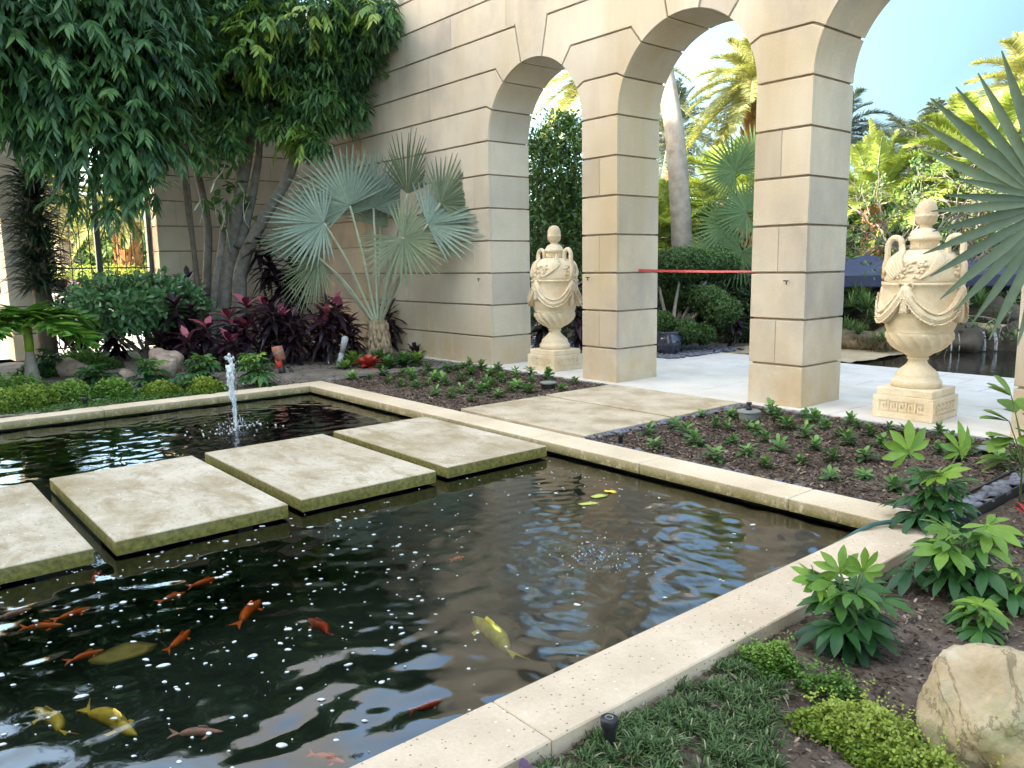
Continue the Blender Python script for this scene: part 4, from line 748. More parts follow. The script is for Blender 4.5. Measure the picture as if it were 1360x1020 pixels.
def near_palm():
    h = np.array((8.67, -2.39, 2.03)); base = np.array((h[0]+.75, h[1]+.5, .0)); t = thing('fan_palm', 'grey-green fan palm leaf reaching in from the right edge before the right urn', 'palm', tuple(base))
    b = MB().lathe([(.2, -.05), (.24, .15), (.2, .6), (.14, .95)], 18)
    for k in range(30):
        a = k*2.4; z = .05+.8*(k/30); r = .22-.07*(k/30); e = Vector((math.cos(a), math.sin(a), 0)); p = e*r+Vector((0, 0, z)); b.tube([p-Vector((0, 0, .08)), p+e*.03, p+e*.05+Vector((0, 0, .16))], [.05, .05, .012], 6)
    b.build('trunk', M_boot, t); hl = h-base
    def leaf(hub, f, n, R, ns, sp, tone, back=.1):
        p = MB().tube(smooth_path([(0, 0, .9), tuple(np.array((0, 0, .9))*.5+hub*.5+np.array((0, 0, .15))), tuple(hub)], 5), [.035]*6+[.026]*5, 8).build('petiole', M_petiole, t); lb = LB(); fan(lb, hub, f, n, R, ns, sp, .46, .06, .02, tone, .6, back); lb.build('fan_blade', M_bisg, p)
    leaf(hl, -R_*.25+UPV*.97, V_*.95-R_*.1, 1.06, 13, 50, .3); leaf(np.array((8.75, -2.52, 2.06))-base, -R_*.57-UPV*.82, V_*.95-R_*.1+UPV*.1, .92, 17, 70, .2, .3)
    leaf(hl+np.array(R_*.75+UPV*.35-V_*.2), R_*.3+UPV*.9, V_*.7+UPV*.2, 1.0, 34, 130, .35); leaf(hl+np.array(R_*.9-UPV*.3+V_*.3), R_*.9+V_*.3, V_*.2+UPV*.9, 1.0, 34, 130, .3)
near_palm()
# ------------------------------------------------------------------ rosettes: ti plants, bromeliads, bedding plants
def rosette(lb, c, n, L, W, elev=(10, 80), prof=LANCE, droop=.4, fold=.25, tone=(0, 1), ax=None, up=0.):
    a = np.arange(n)*2.399+rng.uniform(0, 6); e = np.radians(np.linspace(elev[0], elev[1], n)+rng.normal(0, 6, n))
    A = np.stack([np.cos(a)*np.cos(e), np.sin(a)*np.cos(e), np.sin(e)], -1); N = np.stack([-np.cos(a)*np.sin(e), -np.sin(a)*np.sin(e), np.cos(e)], -1)+rng.normal(0, .15, (n, 3))
    if ax is not None: A = nrm(A+np.array(ax)*.35)
    P = np.array(c)[None]+np.stack([0*a, 0*a, np.linspace(0, up, n)], -1); T = np.linspace(tone[0], tone[1], n)+rng.normal(0, .08, n)
    lb.add(P, A, N, L*rng.uniform(.8, 1.15, n), W*rng.uniform(.85, 1.15, n), prof, droop, fold, 0, np.clip(T, 0, 1))
def ti(label, loc, hs, tone=(0, .7), L=.42, W=.055, seed=0):
    t = thing('ti_plant', label, 'plant', loc, 0, 'purple ti plants under the trees'); b = MB(); lb = LB(); rg = np.random.default_rng(seed)
    for k, h in enumerate(hs):
        x, y = rg.normal()*.16, rg.normal()*.16; limb(b, [(x*.4, y*.4, 0), (x*.8, y*.8, h*.5), (x, y, h)], .016, .011, 6)
        rosette(lb, (x, y, h-.22), 20, L, W*1.25, (-42, 55), LANCE, .7, .3, tone, V_*.5, .22)
        rosette(lb, (x*.6, y*.6, h*.45-.1), 12, L, W*1.1, (-15, 60), LANCE, 1.0, .3, (0, min(.6, tone[1])), None, .2)
    b.build('stems', M_bark2, t); lb.build('foliage', M_ti, t)
ti('bright pink-topped ti plant in front of the big tree trunk', (-3.58, -2.88, 0.03), [1.05, .85, .7], (.35, 1.05), .45, .062, 1)
ti('plum-red ti plant with pointed leaves left of the fountain jet top', (-3.11, -3.54, 0.03), [.75, .55, .5], (.2, .93), .40, .055, 2)
ti('dark purple ti plant hiding the foot of the tree trunk, behind the clipped shrub', (-4.44, -3.38, 0.03), [1.1, .95, .8, .5], (0, .7), .42, .055, 3)
ti('pink-tipped ti plant to the right of the bright pink one', (-3.60, -2.30, 0.03), [1.0, .85, .6], (.1, .98), .40, .05, 4)
ti('near black ti plant behind the orange spotlight', (-2.93, -2.27, 0.03), [.95, .8, .6, .5], (0, .55), .42, .05, 5)
ti('very dark narrow-leaved ti plant left of the red-centred one', (-3.07, -1.81, 0.03), [1.0, .8, .7, .5], (0, .6), .40, .045, 6)
ti('ti plant with a red-pink centre beside the silver fan palm', (-2.51, -1.59, 0.03), [1.05, .9, .7], (.15, .99), .44, .055, 7)
ti('dark ti plant against the wall, immediately left of the palm trunk', (-2.83, -0.95, 0.03), [.9, .7, .6], (0, .8), .42, .05, 8)
ti('dark ti plant half hidden behind the palm trunk on its right', (-2.79, -0.25, 0.03), [.85, .7], (0, .6), .42, .045, 9)
ti('tall dark ti plant behind the leaning trunk, by the wall corner', (-4.79, -1.72, 0.03), [2.2, 1.9, 1.7, 1.5], (0, .45), .50, .05, 10)
ti('tall blackish ti plant under the left fan of the silver palm', (-4.45, -1.41, 0.03), [2.0, 1.7, 1.4], (0, .4), .48, .05, 11)
ti('shadowy ti plant under the clipped round shrub, on its right', (-4.60, -3.83, 0.03), [.7, .6, .5], (0, .5), .42, .05, 12)
ti('shadowy ti plant under the clipped round shrub, on its left', (-6.49, -4.31, 0.03), [.75, .6, .5], (0, .55), .42, .05, 13)
ti('red-leaved ti plant showing in front of the iron gate', (-7.68, -4.69, 0.03), [1.35, 1.0, .7], (.5, 1.0), .36, .06, 14)
ti('rusty red ti plant low between the left pier and the round shrub', (-7.21, -4.62, 0.03), [.65, .5], (.4, .93), .36, .06, 15)
ti('dark ti plant in the gap between tree trunk and end wall', (-5.59, -3.14, 0.03), [1.5, 1.2, .9], (0, .5), .44, .05, 16)
def plant(name, label, cat, loc, parts, group=None):
    """parts: list of (part name, LB or MB, material); a single part becomes the thing itself"""
    if len(parts) == 1: o = parts[0][1].build(name, parts[0][2], None, loc); return tag(o, label, cat, group)
    t = thing(name, label, cat, loc, 0, group)
    for nm, g, m in parts: g.build(nm, m, t)
    return t
def brom(label, loc, mat_, n=22, L=.3, W=.045, elev=(12, 75), tone=(0, 1)):
    lb = LB(); rosette(lb, (0, 0, .02), n, L, W, elev, [(0, .9), (.4, 1), (.75, .7), (1, .05)], .9, .35, tone); plant('bromeliad', label, 'plant', loc, [('foliage', lb, mat_)], 'bromeliads at the palm foot')
brom('red bromeliad at the foot of the silver fan palm', (-1.41, -1.55, 0.03), M_brom, 26, .36, .06, (8, 70)); brom('light green bromeliad left of the red bromeliad', (-1.89, -1.59, 0.03), M_sedg, 20, .42, .05, (30, 85)); brom('green bromeliad in front of the grey spotlight', (-1.45, -1.98, 0.03), M_sedg, 16, .28, .04)
brom('green bromeliad touching the right side of the red one', (-1.07, -1.37, 0.03), M_green, 22, .36, .045); brom('green bromeliad in the middle of the clump by the wall', (-1.14, -1.03, 0.03), M_green, 24, .40, .045, (15, 80)); brom('light green bromeliad at the right end of the clump', (-1.24, -0.70, 0.03), M_sedg, 22, .34, .04); brom('dark spiky bromeliad next to the wall at the clump end', (-2.22, -0.07, 0.03), M_ti, 18, .5, .035, (25, 85), (0, .6)); brom('deep green bromeliad behind the red one', (-2.10, -0.91, 0.03), M_green, 20, .36, .045)
protos = []
for k in range(7):
    lb = LB(); rosette(lb, (0, 0, .03), (15, 11, 18, 13, 9, 16, 12)[k], .125*(1, .9, 1.1, .8, 1, 1.15, .95)[k], .026*(1, 1.1, .85, 1, .8, .9, 1.2)[k], (0, (58, 45, 70, 50, 62, 40, 66)[k]), OVAL, 1.5, .3, (.1*(k % 3), .95-.12*(k % 4)), None, .05); rosette(lb, (0, 0, .0), 9, .12, .025, (-5, 35), OVAL, 1.2, .3, (0, .5), None, .03); protos.append((lb, ))
ORD = ['first', 'second', 'third', 'fourth', 'fifth', 'sixth', 'seventh', 'eighth', 'ninth', 'tenth', 'eleventh', 'twelfth']
def bed(pts, rows, wording, grp, s0, s1):
    made = []; pts = sorted(pts, key=lambda p: -p[1]); k = int(math.ceil(len(pts)/rows))
    for r in range(rows):
        row = sorted(pts[r*k:(r+1)*k])
        for i, (x, y) in enumerate(row):
            v = len(made) if len(made) < 7 else int(rng.integers(7))
            if len(made) < 7: o = protos[v][0].build('bedding_plant', M_bed)
            else: o = made[v].copy(); COL.objects.link(o)
            o.location = (x, y, .035); o.rotation_euler = (rng.normal(0, .16), rng.normal(0, .16), rng.uniform(0, 6)); s = rng.uniform(s0, s1); o.scale = (s, s, s*rng.uniform(.85, 1.2)); made.append(o)
            tag(o, wording % (ORD[i], ['back', 'second', 'third', 'fourth', 'fifth', 'front'][r] if r < rows-1 else 'front'), 'plant', grp)
RBED = [(7.26, -0.26), (5.88, -0.33), (7.77, -0.35), (6.42, -0.37), (6.82, -0.37), (7.46, -0.47), (5.58, -0.49), (6.57, -0.51), (7.04, -0.53), (6.12, -0.54), (5.79, -0.69), (6.37, -0.78), (6.84, -0.8), (7.27, -0.86), (8.12, -0.91), (7.75, -0.92), (5.36, -0.92), (6.68, -1.07), (6.13, -1.08), (7.6, -1.08), (5.14, -1.15), (7.12, -1.16), (8.1, -1.22), (7.79, -1.23), (6.45, -1.31), (6.89, -1.31), (5.83, -1.33), (7.42, -1.36), (5.54, -1.45), (6.03, -1.47), (5.74, -1.54), (6.27, -1.7), (6.77, -1.72), (7.28, -1.76), (5.26, -1.8), (7.11, -1.98), (6.6, -1.99), (5.57, -2.0), (6.11, -2.02), (5.32, -2.26), (6.96, -2.26), (7.53, -2.3), (6.48, -2.3), (5.92, -2.31), (7.85, -2.46), (7.36, -2.52), (6.83, -2.59), (6.38, -2.66), (5.73, -2.66)]
LBED = [(1.29, -0.28), (1.72, -0.30), (0.97, -0.31), (0.62, -0.37), (0.21, -0.38), (2.42, -0.42), (1.29, -0.59), (1.19, -0.75), (-0.12, -0.7), (1.8, -0.72), (0.94, -0.76), (2.64, -0.9), (0.6, -0.91), (0.13, -1.01), (1.49, -1.02), (1.41, -1.22), (2.13, -1.26), (0.98, -1.36), (-0.0, -1.38), (2.54, -1.39), (2.27, -1.52), (-0.17, -1.54), (0.72, -1.67), (1.99, -1.67), (1.67, -1.71), (-0.06, -1.78), (1.15, -1.8), (0.38, -1.84), (-0.37, -1.9), (2.14, -1.91), (2.52, -1.91), (1.0, -2.0), (1.89, -2.03), (-0.2, -2.24), (1.1, -2.25), (0.4, -2.29), (0.81, -2.32), (2.54, -2.36), (-0.33, -2.46), (2.14, -2.4), (1.81, -2.41), (-.2, -.45), (-.3, -1.1), (.35, -1.4), (.3, -.68), (1.75, -1.4), (-.3, -.25)]
bed(RBED, 6, 'bedding plant %s from left in the %s row of the right mulch bed', 'bedding plants right of the path', .62, 1.0)
bed(LBED, 6, 'bedding plant %s from left in the %s row of the left mulch bed', 'bedding plants left of the path', .7, 1.1)
# ------------------------------------------------------------------ fatsias
FL = [(0, .30), (.2, .40), (.45, .85), (.65, 1.0), (.85, .62), (1, .03)]
def palmate(lb, hub, f, n, R, lobes=8, span=125, tone=.5, droop=.5):
    f = nrm(np.array(f, float)); n = np.array(n, float); n = nrm(n-f*(n@f)+1e-6); s = np.cross(f, n); th = np.radians(np.linspace(-span, span, lobes)+rng.normal(0, 4, lobes)); D = f[None]*np.cos(th)[:, None]+s[None]*np.sin(th)[:, None]
    Rv = R*(1-.35*(np.abs(th)/math.radians(span))**1.5)*rng.uniform(.92, 1.06, lobes); lb.add(np.repeat(np.array(hub)[None], lobes, 0), D, np.repeat(n[None], lobes, 0)+rng.normal(0, .22, (lobes, 3)), Rv, Rv*.165, FL, droop/R*.25, .3, -.22+rng.normal()*.1, np.clip(tone+rng.normal(0, .07, lobes), 0, 1))
def fatsia(label, loc, n, R, H, spread, tone=(0, .8), top=None, seed=0, lobes=8):
    lb = LB(); b = MB(); rg = np.random.default_rng(seed)
    for k in range(n):
        u = (k+.5)/n; a = k*2.399+seed; e = rg.uniform(.1, 1)*(1-u*.55); hub = Vector((spread*e*math.cos(a), spread*e*math.sin(a), H*(.18+.82*u)+rg.normal()*.03*H)); root = Vector((hub.x*.15, hub.y*.15, H*.55*u))
        b.tube([root, (root+hub)/2+Vector((0, 0, .03*H)), hub], [.006, .0055, .004], 5); o2 = Vector((math.cos(a), math.sin(a), .1+.9*u*u-.35)); nn = Vector((math.cos(a)*.55*(1-u*.6), math.sin(a)*.55*(1-u*.6), 1)) 
        palmate(lb, hub, o2, nn, R*rg.uniform(.75, 1.15)*(1-.2*u), lobes, 122, tone[0]+(tone[1]-tone[0])*u+rg.normal()*.1, .6)
    b.tube([(0, 0, -.05), (.01, 0, H*.7)], [.014, .009], 7)
    if top:
        for h, f, nn, r in top: b.tube([(0, 0, H*.6), tuple(np.array(h)*.6+np.array((0, 0, H*.25))), h], [.007, .006, .005], 5); palmate(lb, h, f, nn, r, 8, 118, .97, .2)
    return plant('fatsia', label, 'plant', loc, [('stems', b, M_twig), ('foliage', lb, M_fats)], 'fatsia plants')
fatsia('glossy dark fatsia with upright pointed new leaves, overhanging the near coping', (8.76, -4.93, -0.02), 17, .195, .33, .20, (0, .75), [((-.05, -.02, .36), -R_*.2+UPV*.9, V_*.8-UPV*.3, .13), ((.03, .03, .37), UPV*1+R_*.3, V_*.9, .12), ((-.12, -.09, .31), -R_*.8+UPV*.4, UPV*.8+V_*.3, .15)], 3)
fatsia('fatsia with large lime-green new leaves standing over the corner of the coping', (8.36, -3.11, -0.02), 22, .20, .42, .22, (0, .7), [(tuple(-R_*.17+UPV*.55), -R_*.25+UPV*.95, V_*.95+UPV*.35, .21), (tuple(R_*.15+UPV*.55), R_*.3+UPV*.9, V_*.75+R_*.35, .19), (tuple(-R_*.02+UPV*.42+V_*.08), UPV*.2+R_*.3+V_*.5, UPV*.8+V_*.4, .2)], 5)
fatsia('broad spreading fatsia behind the tan boulder', (8.79, -3.85, -0.02), 24, .20, .32, .26, (.1, .85), [(tuple(-R_*.12+UPV*.26+V_*.12), -R_*.7+V_*.5, UPV*.9+V_*.3, .2), (tuple(R_*.12+UPV*.36+V_*.05), R_*.2+V_*.4-UPV*.2, UPV*.7+V_*.6, .2)], 7)
fatsia('low fatsia sprig between boulder and spreading fatsia', (9.08, -4.30, -0.02), 7, .15, .14, .13, (.4, .9), None, 9)
fatsia('fatsia sprig cut by the right edge, level with the boulder top', (9.10, -3.88, -0.02), 9, .16, .20, .16, (.3, .9), None, 10)
fatsia('small fatsia in front of the pinkish rock on its left', (-2.09, -4.90, 0.03), 22, .21, .40, .26, (0, .8), None, 11); fatsia('small fatsia directly left of the fountain jet', (-1.97, -4.15, 0.03), 24, .20, .42, .28, (.1, .85), None, 12); fatsia('small fatsia between the fountain jet and the orange spotlight', (-0.89, -3.73, 0.03), 26, .20, .46, .28, (.2, .95), None, 13)
fatsia('dark low fatsia beside the flat brown rock', (-2.68, -5.47, 0.03), 20, .20, .30, .32, (0, .45), None, 14); fatsia('dark fatsia at the foot of the stubby trunk at left', (-4.39, -5.78, 0.03), 18, .2, .42, .24, (0, .3), None, 15); fatsia('small dark fatsia right of the pinkish rock, low behind yellow-green clumps', (-1.08, -4.70, 0.03), 14, .16, .22, .22, (0, .6), None, 16)
# ------------------------------------------------------------------ clumps of ground cover
def clump(name, label, loc, r, h, n, mat_, ll=.02, tone=(0, 1), cat='plant', group='yellow-green clumps', sprig=0):
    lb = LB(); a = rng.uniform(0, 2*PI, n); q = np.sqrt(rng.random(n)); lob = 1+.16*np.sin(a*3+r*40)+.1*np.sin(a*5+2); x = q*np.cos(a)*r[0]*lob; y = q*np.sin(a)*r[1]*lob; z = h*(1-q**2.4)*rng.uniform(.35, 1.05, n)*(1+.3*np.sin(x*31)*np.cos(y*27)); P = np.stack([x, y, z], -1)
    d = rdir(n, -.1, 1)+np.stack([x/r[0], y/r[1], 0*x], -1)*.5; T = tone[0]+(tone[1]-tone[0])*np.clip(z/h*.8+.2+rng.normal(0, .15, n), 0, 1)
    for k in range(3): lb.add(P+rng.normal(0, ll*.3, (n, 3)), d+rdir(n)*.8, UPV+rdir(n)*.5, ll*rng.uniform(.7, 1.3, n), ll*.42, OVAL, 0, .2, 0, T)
    if sprig:
        m = sprig; a = rng.uniform(0, 2*PI, m); q = np.sqrt(rng.random(m)); S0 = np.stack([q*np.cos(a)*r[0], q*np.sin(a)*r[1], h*.7*np.ones(m)], -1); dv = rdir(m, .5, 1)
        for k in range(9): lb.add(S0+dv*(.012*k)+rng.normal(0, .004, (m, 3)), rdir(m), UPV+rdir(m)*.4, ll*.8, ll*.35, OVAL, 0, .2, 0, np.clip(tone[1]-.1+rng.normal(0, .1, m), 0, 1))
    return plant(name, label, cat, loc, [('foliage', lb, mat_)], group)
class R2(tuple):
    def __mul__(s, k): return s[0]*k
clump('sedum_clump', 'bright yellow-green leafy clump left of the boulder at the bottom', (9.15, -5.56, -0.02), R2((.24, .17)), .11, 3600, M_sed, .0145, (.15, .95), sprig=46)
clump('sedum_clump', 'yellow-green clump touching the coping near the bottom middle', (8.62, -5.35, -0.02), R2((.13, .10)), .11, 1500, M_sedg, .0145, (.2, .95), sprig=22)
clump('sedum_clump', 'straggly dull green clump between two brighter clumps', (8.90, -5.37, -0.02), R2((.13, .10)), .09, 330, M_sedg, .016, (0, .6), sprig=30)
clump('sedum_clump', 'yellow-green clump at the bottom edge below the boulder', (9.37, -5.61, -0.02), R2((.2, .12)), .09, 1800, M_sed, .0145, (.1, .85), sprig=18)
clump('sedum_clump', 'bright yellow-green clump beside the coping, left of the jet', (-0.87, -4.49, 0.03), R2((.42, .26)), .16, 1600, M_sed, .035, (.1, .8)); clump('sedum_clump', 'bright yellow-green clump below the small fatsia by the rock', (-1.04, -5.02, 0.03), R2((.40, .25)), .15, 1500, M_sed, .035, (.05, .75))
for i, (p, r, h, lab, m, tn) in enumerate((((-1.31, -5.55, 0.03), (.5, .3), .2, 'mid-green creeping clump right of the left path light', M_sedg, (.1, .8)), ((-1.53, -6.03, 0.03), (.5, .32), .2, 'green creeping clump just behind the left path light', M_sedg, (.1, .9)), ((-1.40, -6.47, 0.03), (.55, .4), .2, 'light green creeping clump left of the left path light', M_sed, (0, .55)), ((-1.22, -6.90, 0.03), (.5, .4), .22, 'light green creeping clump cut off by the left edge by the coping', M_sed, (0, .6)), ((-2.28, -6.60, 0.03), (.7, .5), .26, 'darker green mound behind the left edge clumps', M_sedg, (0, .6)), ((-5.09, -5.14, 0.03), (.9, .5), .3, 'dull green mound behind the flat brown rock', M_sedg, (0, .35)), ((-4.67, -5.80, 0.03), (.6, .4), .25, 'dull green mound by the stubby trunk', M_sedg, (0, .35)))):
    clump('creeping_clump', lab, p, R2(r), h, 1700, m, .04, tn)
def mats():
    lb = LB(); n = 5200; x = rng.uniform(-.95, -.53, n); y = rng.uniform(-8.6, -4.2, n); lb.add(np.stack([x, y, .035+rng.random(n)*.03], -1), rdir(n, .1, 1), UPV+rdir(n)*.5, .03, .012, OVAL, 0, .2, 0, rng.uniform(0, .45, n)); stuff(lb.build('low_ground_cover', M_sedg), 'thin olive ground cover along the left coping', 'ground cover')
    # mondo grass border at the near coping
    lb = LB(); rg = np.random.default_rng(6); C0 = []
    while len(C0) < 230:
        x, y = rg.uniform(8.47, 9.35), rg.uniform(-6.95, -5.25)
        if x > 8.47+(-5.15-y)*.62+.05 or (x > 9.0 and y > -5.95) : continue
        C0.append((x, y, -.025))
    C0 = np.array(C0); m = 46
    for k in range(m):
        n = len(C0); a = rng.uniform(0, 2*PI, n); e = rng.uniform(.35, 1.35, n); A = np.stack([np.cos(a)*np.cos(e), np.sin(a)*np.cos(e), np.sin(e)], -1)
        lb.add(C0+rng.normal(0, .014, (n, 3))*np.array((1, 1, 0)), A, UPV*.7+np.stack([-np.cos(a), -np.sin(a), 0*a], -1)+rng.normal(0, .1, (n, 3)), rng.uniform(.07, .145, n), .0027, [(0, .8), (.35, 1), (.7, .8), (1, .05)], 4.5, .3, 0, np.clip(.45+.22*rng.normal(size=n)+(rng.random(n) > .93)*.5, 0, 1))
    stuff(lb.build('mondo_grass', M_mondo), 'dwarf mondo grass tufts filling the border by the near coping', 'grass')
mats()
# ------------------------------------------------------------------ shrubs and small palms at left
def round_shrub():
    t = thing('clipped_shrub', 'rounded clipped shrub with blue-green leaves on bare forked stems', 'shrub', (-5.3, -4.0, .03)); O = np.array((-5.3, -4.0, .03)); b = MB(); base = Vector((0, 0, 0))
    for ex, ey, r in ((-.75, -.35, .035), (-.3, .1, .045), (.1, -.2, .04), (.45, .35, .045), (.15, .6, .035), (-.1, -.6, .03)): limb(b, [base, (ex*.25, ey*.25, .22), (ex*.8, ey*.8, .5), (ex*1.1, ey*1.1, .95)], r*1.3, r*.5, 8)
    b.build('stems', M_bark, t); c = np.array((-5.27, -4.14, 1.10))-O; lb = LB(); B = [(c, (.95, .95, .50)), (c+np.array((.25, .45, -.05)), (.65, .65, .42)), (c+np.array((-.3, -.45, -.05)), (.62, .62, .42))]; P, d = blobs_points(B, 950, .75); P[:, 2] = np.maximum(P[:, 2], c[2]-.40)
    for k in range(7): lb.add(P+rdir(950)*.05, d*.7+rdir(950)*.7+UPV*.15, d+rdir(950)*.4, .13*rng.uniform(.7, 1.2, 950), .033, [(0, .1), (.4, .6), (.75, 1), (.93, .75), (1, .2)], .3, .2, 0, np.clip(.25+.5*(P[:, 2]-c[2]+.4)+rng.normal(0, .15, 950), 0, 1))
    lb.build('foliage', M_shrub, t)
round_shrub()
def frond(lb, mb, p, d, L, k=.3, nl=36, ll=.4, lw=.022, tone=(.2, .8), r=.014, vee=.35, twist=0.):
    p = np.array(p, float); d = nrm(np.array(d, float)); s = np.linspace(0, 1, 14); pts = p+d*(s*L)[:, None]-UPV*(k*(s*L)**2)[:, None]
    mb.tube([tuple(q) for q in pts], [r*(1-.75*u) for u in s], 5); u = np.linspace(.16, .99, nl); q = p+d*(u*L)[:, None]-UPV*(k*(u*L)**2)[:, None]; tg = nrm(d[None]-UPV*(2*k*u*L)[:, None]); side = np.cross(tg, UPV); side = nrm(side+1e-6); nn = np.cross(side, tg)
    for sg in (-1, 1):
        A = tg*.6+side*sg*.85+nn*vee*rng.uniform(.2, 1.6, nl)[:, None]+rng.normal(0, .10, (nl, 3)); l = ll*np.sin(PI*np.clip(.12+.86*u, 0, 1))**.6*rng.uniform(.9, 1.08, nl); lb.add(q, A, nn+rng.normal(0, .1, (nl, 3)), l, lw, BLADE, .35/max(ll, .1)*.6, .3, 0, np.clip(rng.uniform(tone[0], tone[1], nl), 0, 1))
M_ring = leafm('bright_frond', [(0, (.03, .10, .015)), (.6, (.09, .24, .025)), (1, (.25, .42, .05))], .4, .3, .45)
def ringed_palm():
    loc = (-3.78, -6.12, 0.03); t = thing('ringed_palm', 'small palm with a ringed grey trunk and bright green crownshaft at left', 'palm', loc); b = MB(); z = 0; prof = []
    for i in range(13): r = .115-.0045*i; prof += [(r, z), (r*1.06, z+.012), (r, z+.026), (r*.96, z+.034)]; z += .038
    b.lathe(prof, 20).build('trunk', M_palmt, t); MB().lathe([(.062, z-.01), (.068, z+.1), (.062, z+.3), (.05, z+.42), (.035, z+.5)], 18).build('crownshaft', plain('crownshaft_green', (.22, .36, .03), .4, .2, 6), t); lb = LB(); mb = MB()
    for i, (a, e, L) in enumerate(((20, .35, 1.0), (75, .45, 1.05), (50, .1, 1.0), (140, .3, .85), (200, .35, .95), (235, .2, 1.0), (265, .4, 1.0), (320, .25, .9), (350, .7, .8))): frond(lb, mb, (0, 0, z+.45), (math.cos(rad(a)), math.sin(rad(a)), e), L, .5, 30, .5, .075, (.35, 1.0), .02, .3)
    mb.build('leaf_stems', M_twig, t); lb.build('foliage', M_ring, t)
ringed_palm()
def strappy():
    loc = (-6.89, -5.33, 0.03); t = thing('strappy_palm', 'stubby trunk with dark strap leaves hanging in front of the left pier', 'palm', loc); b = MB(); b.tube([(0, 0, -.05), (-.02, 0, 1.2), (-.05, -.02, 2.6), (-.06, 0, 3.4)], [.17, .16, .15, .10], 14).build('trunk', M_bark2, t); lb = LB(); n = 900; z = rng.uniform(1.35, 3.5, n); a = rng.uniform(0, 2*PI, n); e = rng.uniform(-.2, .9, n); A = np.stack([np.cos(a)*np.cos(e), np.sin(a)*np.cos(e), np.sin(e)], -1)
    lb.add(np.stack([.1*np.cos(a), .1*np.sin(a), z], -1), A, UPV+rdir(n)*.3, rng.uniform(.45, .78, n), .032, BLADE, .55, .4, 0, rng.random(n)); lb.build('foliage', M_strap, t)
strappy()
def misc():
    lb = LB(); b = MB(); loc = (8.52, -2.03, -.02)
    for h, a, e in ((.55, 200, .3), (.62, 150, .1), (.48, 240, 0), (.40, 180, -.1), (.7, 190, .5), (.35, 215, -.3), (.6, 100, .2), (.5, 300, .2)):
        d = np.array((math.cos(rad(a)), math.sin(rad(a)), e)); b.tube([(0, 0, 0), (0, 0, h*.6), tuple(d*.10+np.array((0, 0, h*1.05)))], [.008, .006, .004], 5); lb.add([d*.10+np.array((0, 0, h*1.05))]*3, [d+rdir(1)[0]*.5 for _ in range(3)], [UPV]*3, [.20, .17, .19], .075, OVAL, .5, .2, 0, [.9, .7, 1.0])
    plant('leafy_shrub', 'sparse plant with broad yellow-green leaves at the right edge, before the pier', 'plant', loc, [('stems', b, M_twig), ('foliage', lb, M_sedg)])
    lb = LB(); rosette(lb, (0, 0, .06), 15, .2, .03, (20, 80), LANCE, .4, .3); plant('red_plant', 'bright red pointed plant at the right edge beside the river stones', 'plant', (8.76, -2.51, -0.02), [('foliage', lb, leafm('scarlet_leaf', [(0, (.5, .01, .012)), (1, (.8, .03, .03))], .35, .2, .5))])
    lb = LB(); rosette(lb, (0, 0, .0), 9, .13, .028, (30, 85), OVAL, .4, .3); plant('purple_plant', 'purple-leaved plant peeping up at the bottom edge by the coping', 'plant', (8.58, -6.70, -0.02), [('foliage', lb, leafm('mauve_leaf', [(0, (.14, .07, .13)), (1, (.26, .17, .26))], .5, .15, .3))])
    lb = LB(); 
    for k in range(5): rosette(lb, (rng.normal()*.1, rng.normal()*.1, .05), 12, .6, .04, (20, 85), BLADE, .5, .4, (0, .6))
    plant('leafy_clump', 'dark arching leafy clump by the end wall behind the round shrub', 'plant', (-8.05, -3.08, 0.03), [('foliage', lb, M_green)])
    t = thing('orchid_clump', 'green orchid-like clump with pale roots clinging to the big trunk', 'plant', tuple(np.array((-5.09, -2.31, 3.26)))); lb = LB(); C0 = np.array(t.location)   # climbing aerial plant on the trunk
    for k in range(30):
        p = rng.normal(0, 1, 3)*np.array((.25, .25, .45)); lb.add([p]*2, rdir(2)-UPV*.5, UPV+rdir(2)*.5, .26, .06, OVAL, .3, .2, 0, rng.uniform(.3, .9, 2))
        if k % 3 == 0: q = p+np.array((rng.normal()*.1, rng.normal()*.1, -.5)); MB().tube(smooth_path([p, (p+q)/2+rng.normal(0, .08, 3), q], 4), .009, 5).build('root', M_petiole, t)
    lb.build('foliage', M_green, t)
misc()
# ================================================================== beyond the arcade
M_date = leafm('date_frond', [(0, (.15, .17, .06)), (.5, (.32, .34, .12)), (1, (.50, .50, .22))], .45, .35, .35, (.5, .5, .04))
M_dateb = leafm('blue_green_frond', [(0, (.05, .08, .06)), (.5, (.11, .15, .11)), (1, (.20, .25, .18))], .45, .25, .35)
M_gold = leafm('golden_frond', [(0, (.15, .24, .04)), (.5, (.32, .43, .08)), (1, (.54, .57, .17))], .45, .4, .3, (.5, .58, .06))
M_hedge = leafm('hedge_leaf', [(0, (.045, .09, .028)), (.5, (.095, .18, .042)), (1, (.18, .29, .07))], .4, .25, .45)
M_dkhedge = leafm('dark_hedge_leaf', [(0, (.02, .045, .018)), (.5, (.045, .09, .03)), (1, (.085, .15, .05))], .45, .2, .4)
M_fanp = leafm('green_fan', [(0, (.07, .13, .045)), (.5, (.14, .24, .08)), (1, (.24, .34, .12))], .45, .3, .4)
M_orange, t_, b_, c_ = stone('orange_palm_trunk', (.34, .18, .08), (.20, .10, .05), (.48, .28, .13), None, 6, rough=.9, bmp=.9)
M_navy = plain('navy_canvas', (.035, .042, .085), .8, .12, 4); M_pole = plain('umbrella_pole', (.2, .16, .12), .6)
M_dkrock, t_, b_, c_ = stone('dark_wet_rock', (.075, .062, .048), (.035, .03, .026), (.14, .115, .085), None, 2.5, rough=.7, bmp=.8)
M_ledge, t_, b_, c_ = stone('tan_rock_ledge', (.30, .23, .14), (.16, .12, .075), (.42, .33, .21), None, 3, rough=.8, bmp=.8)
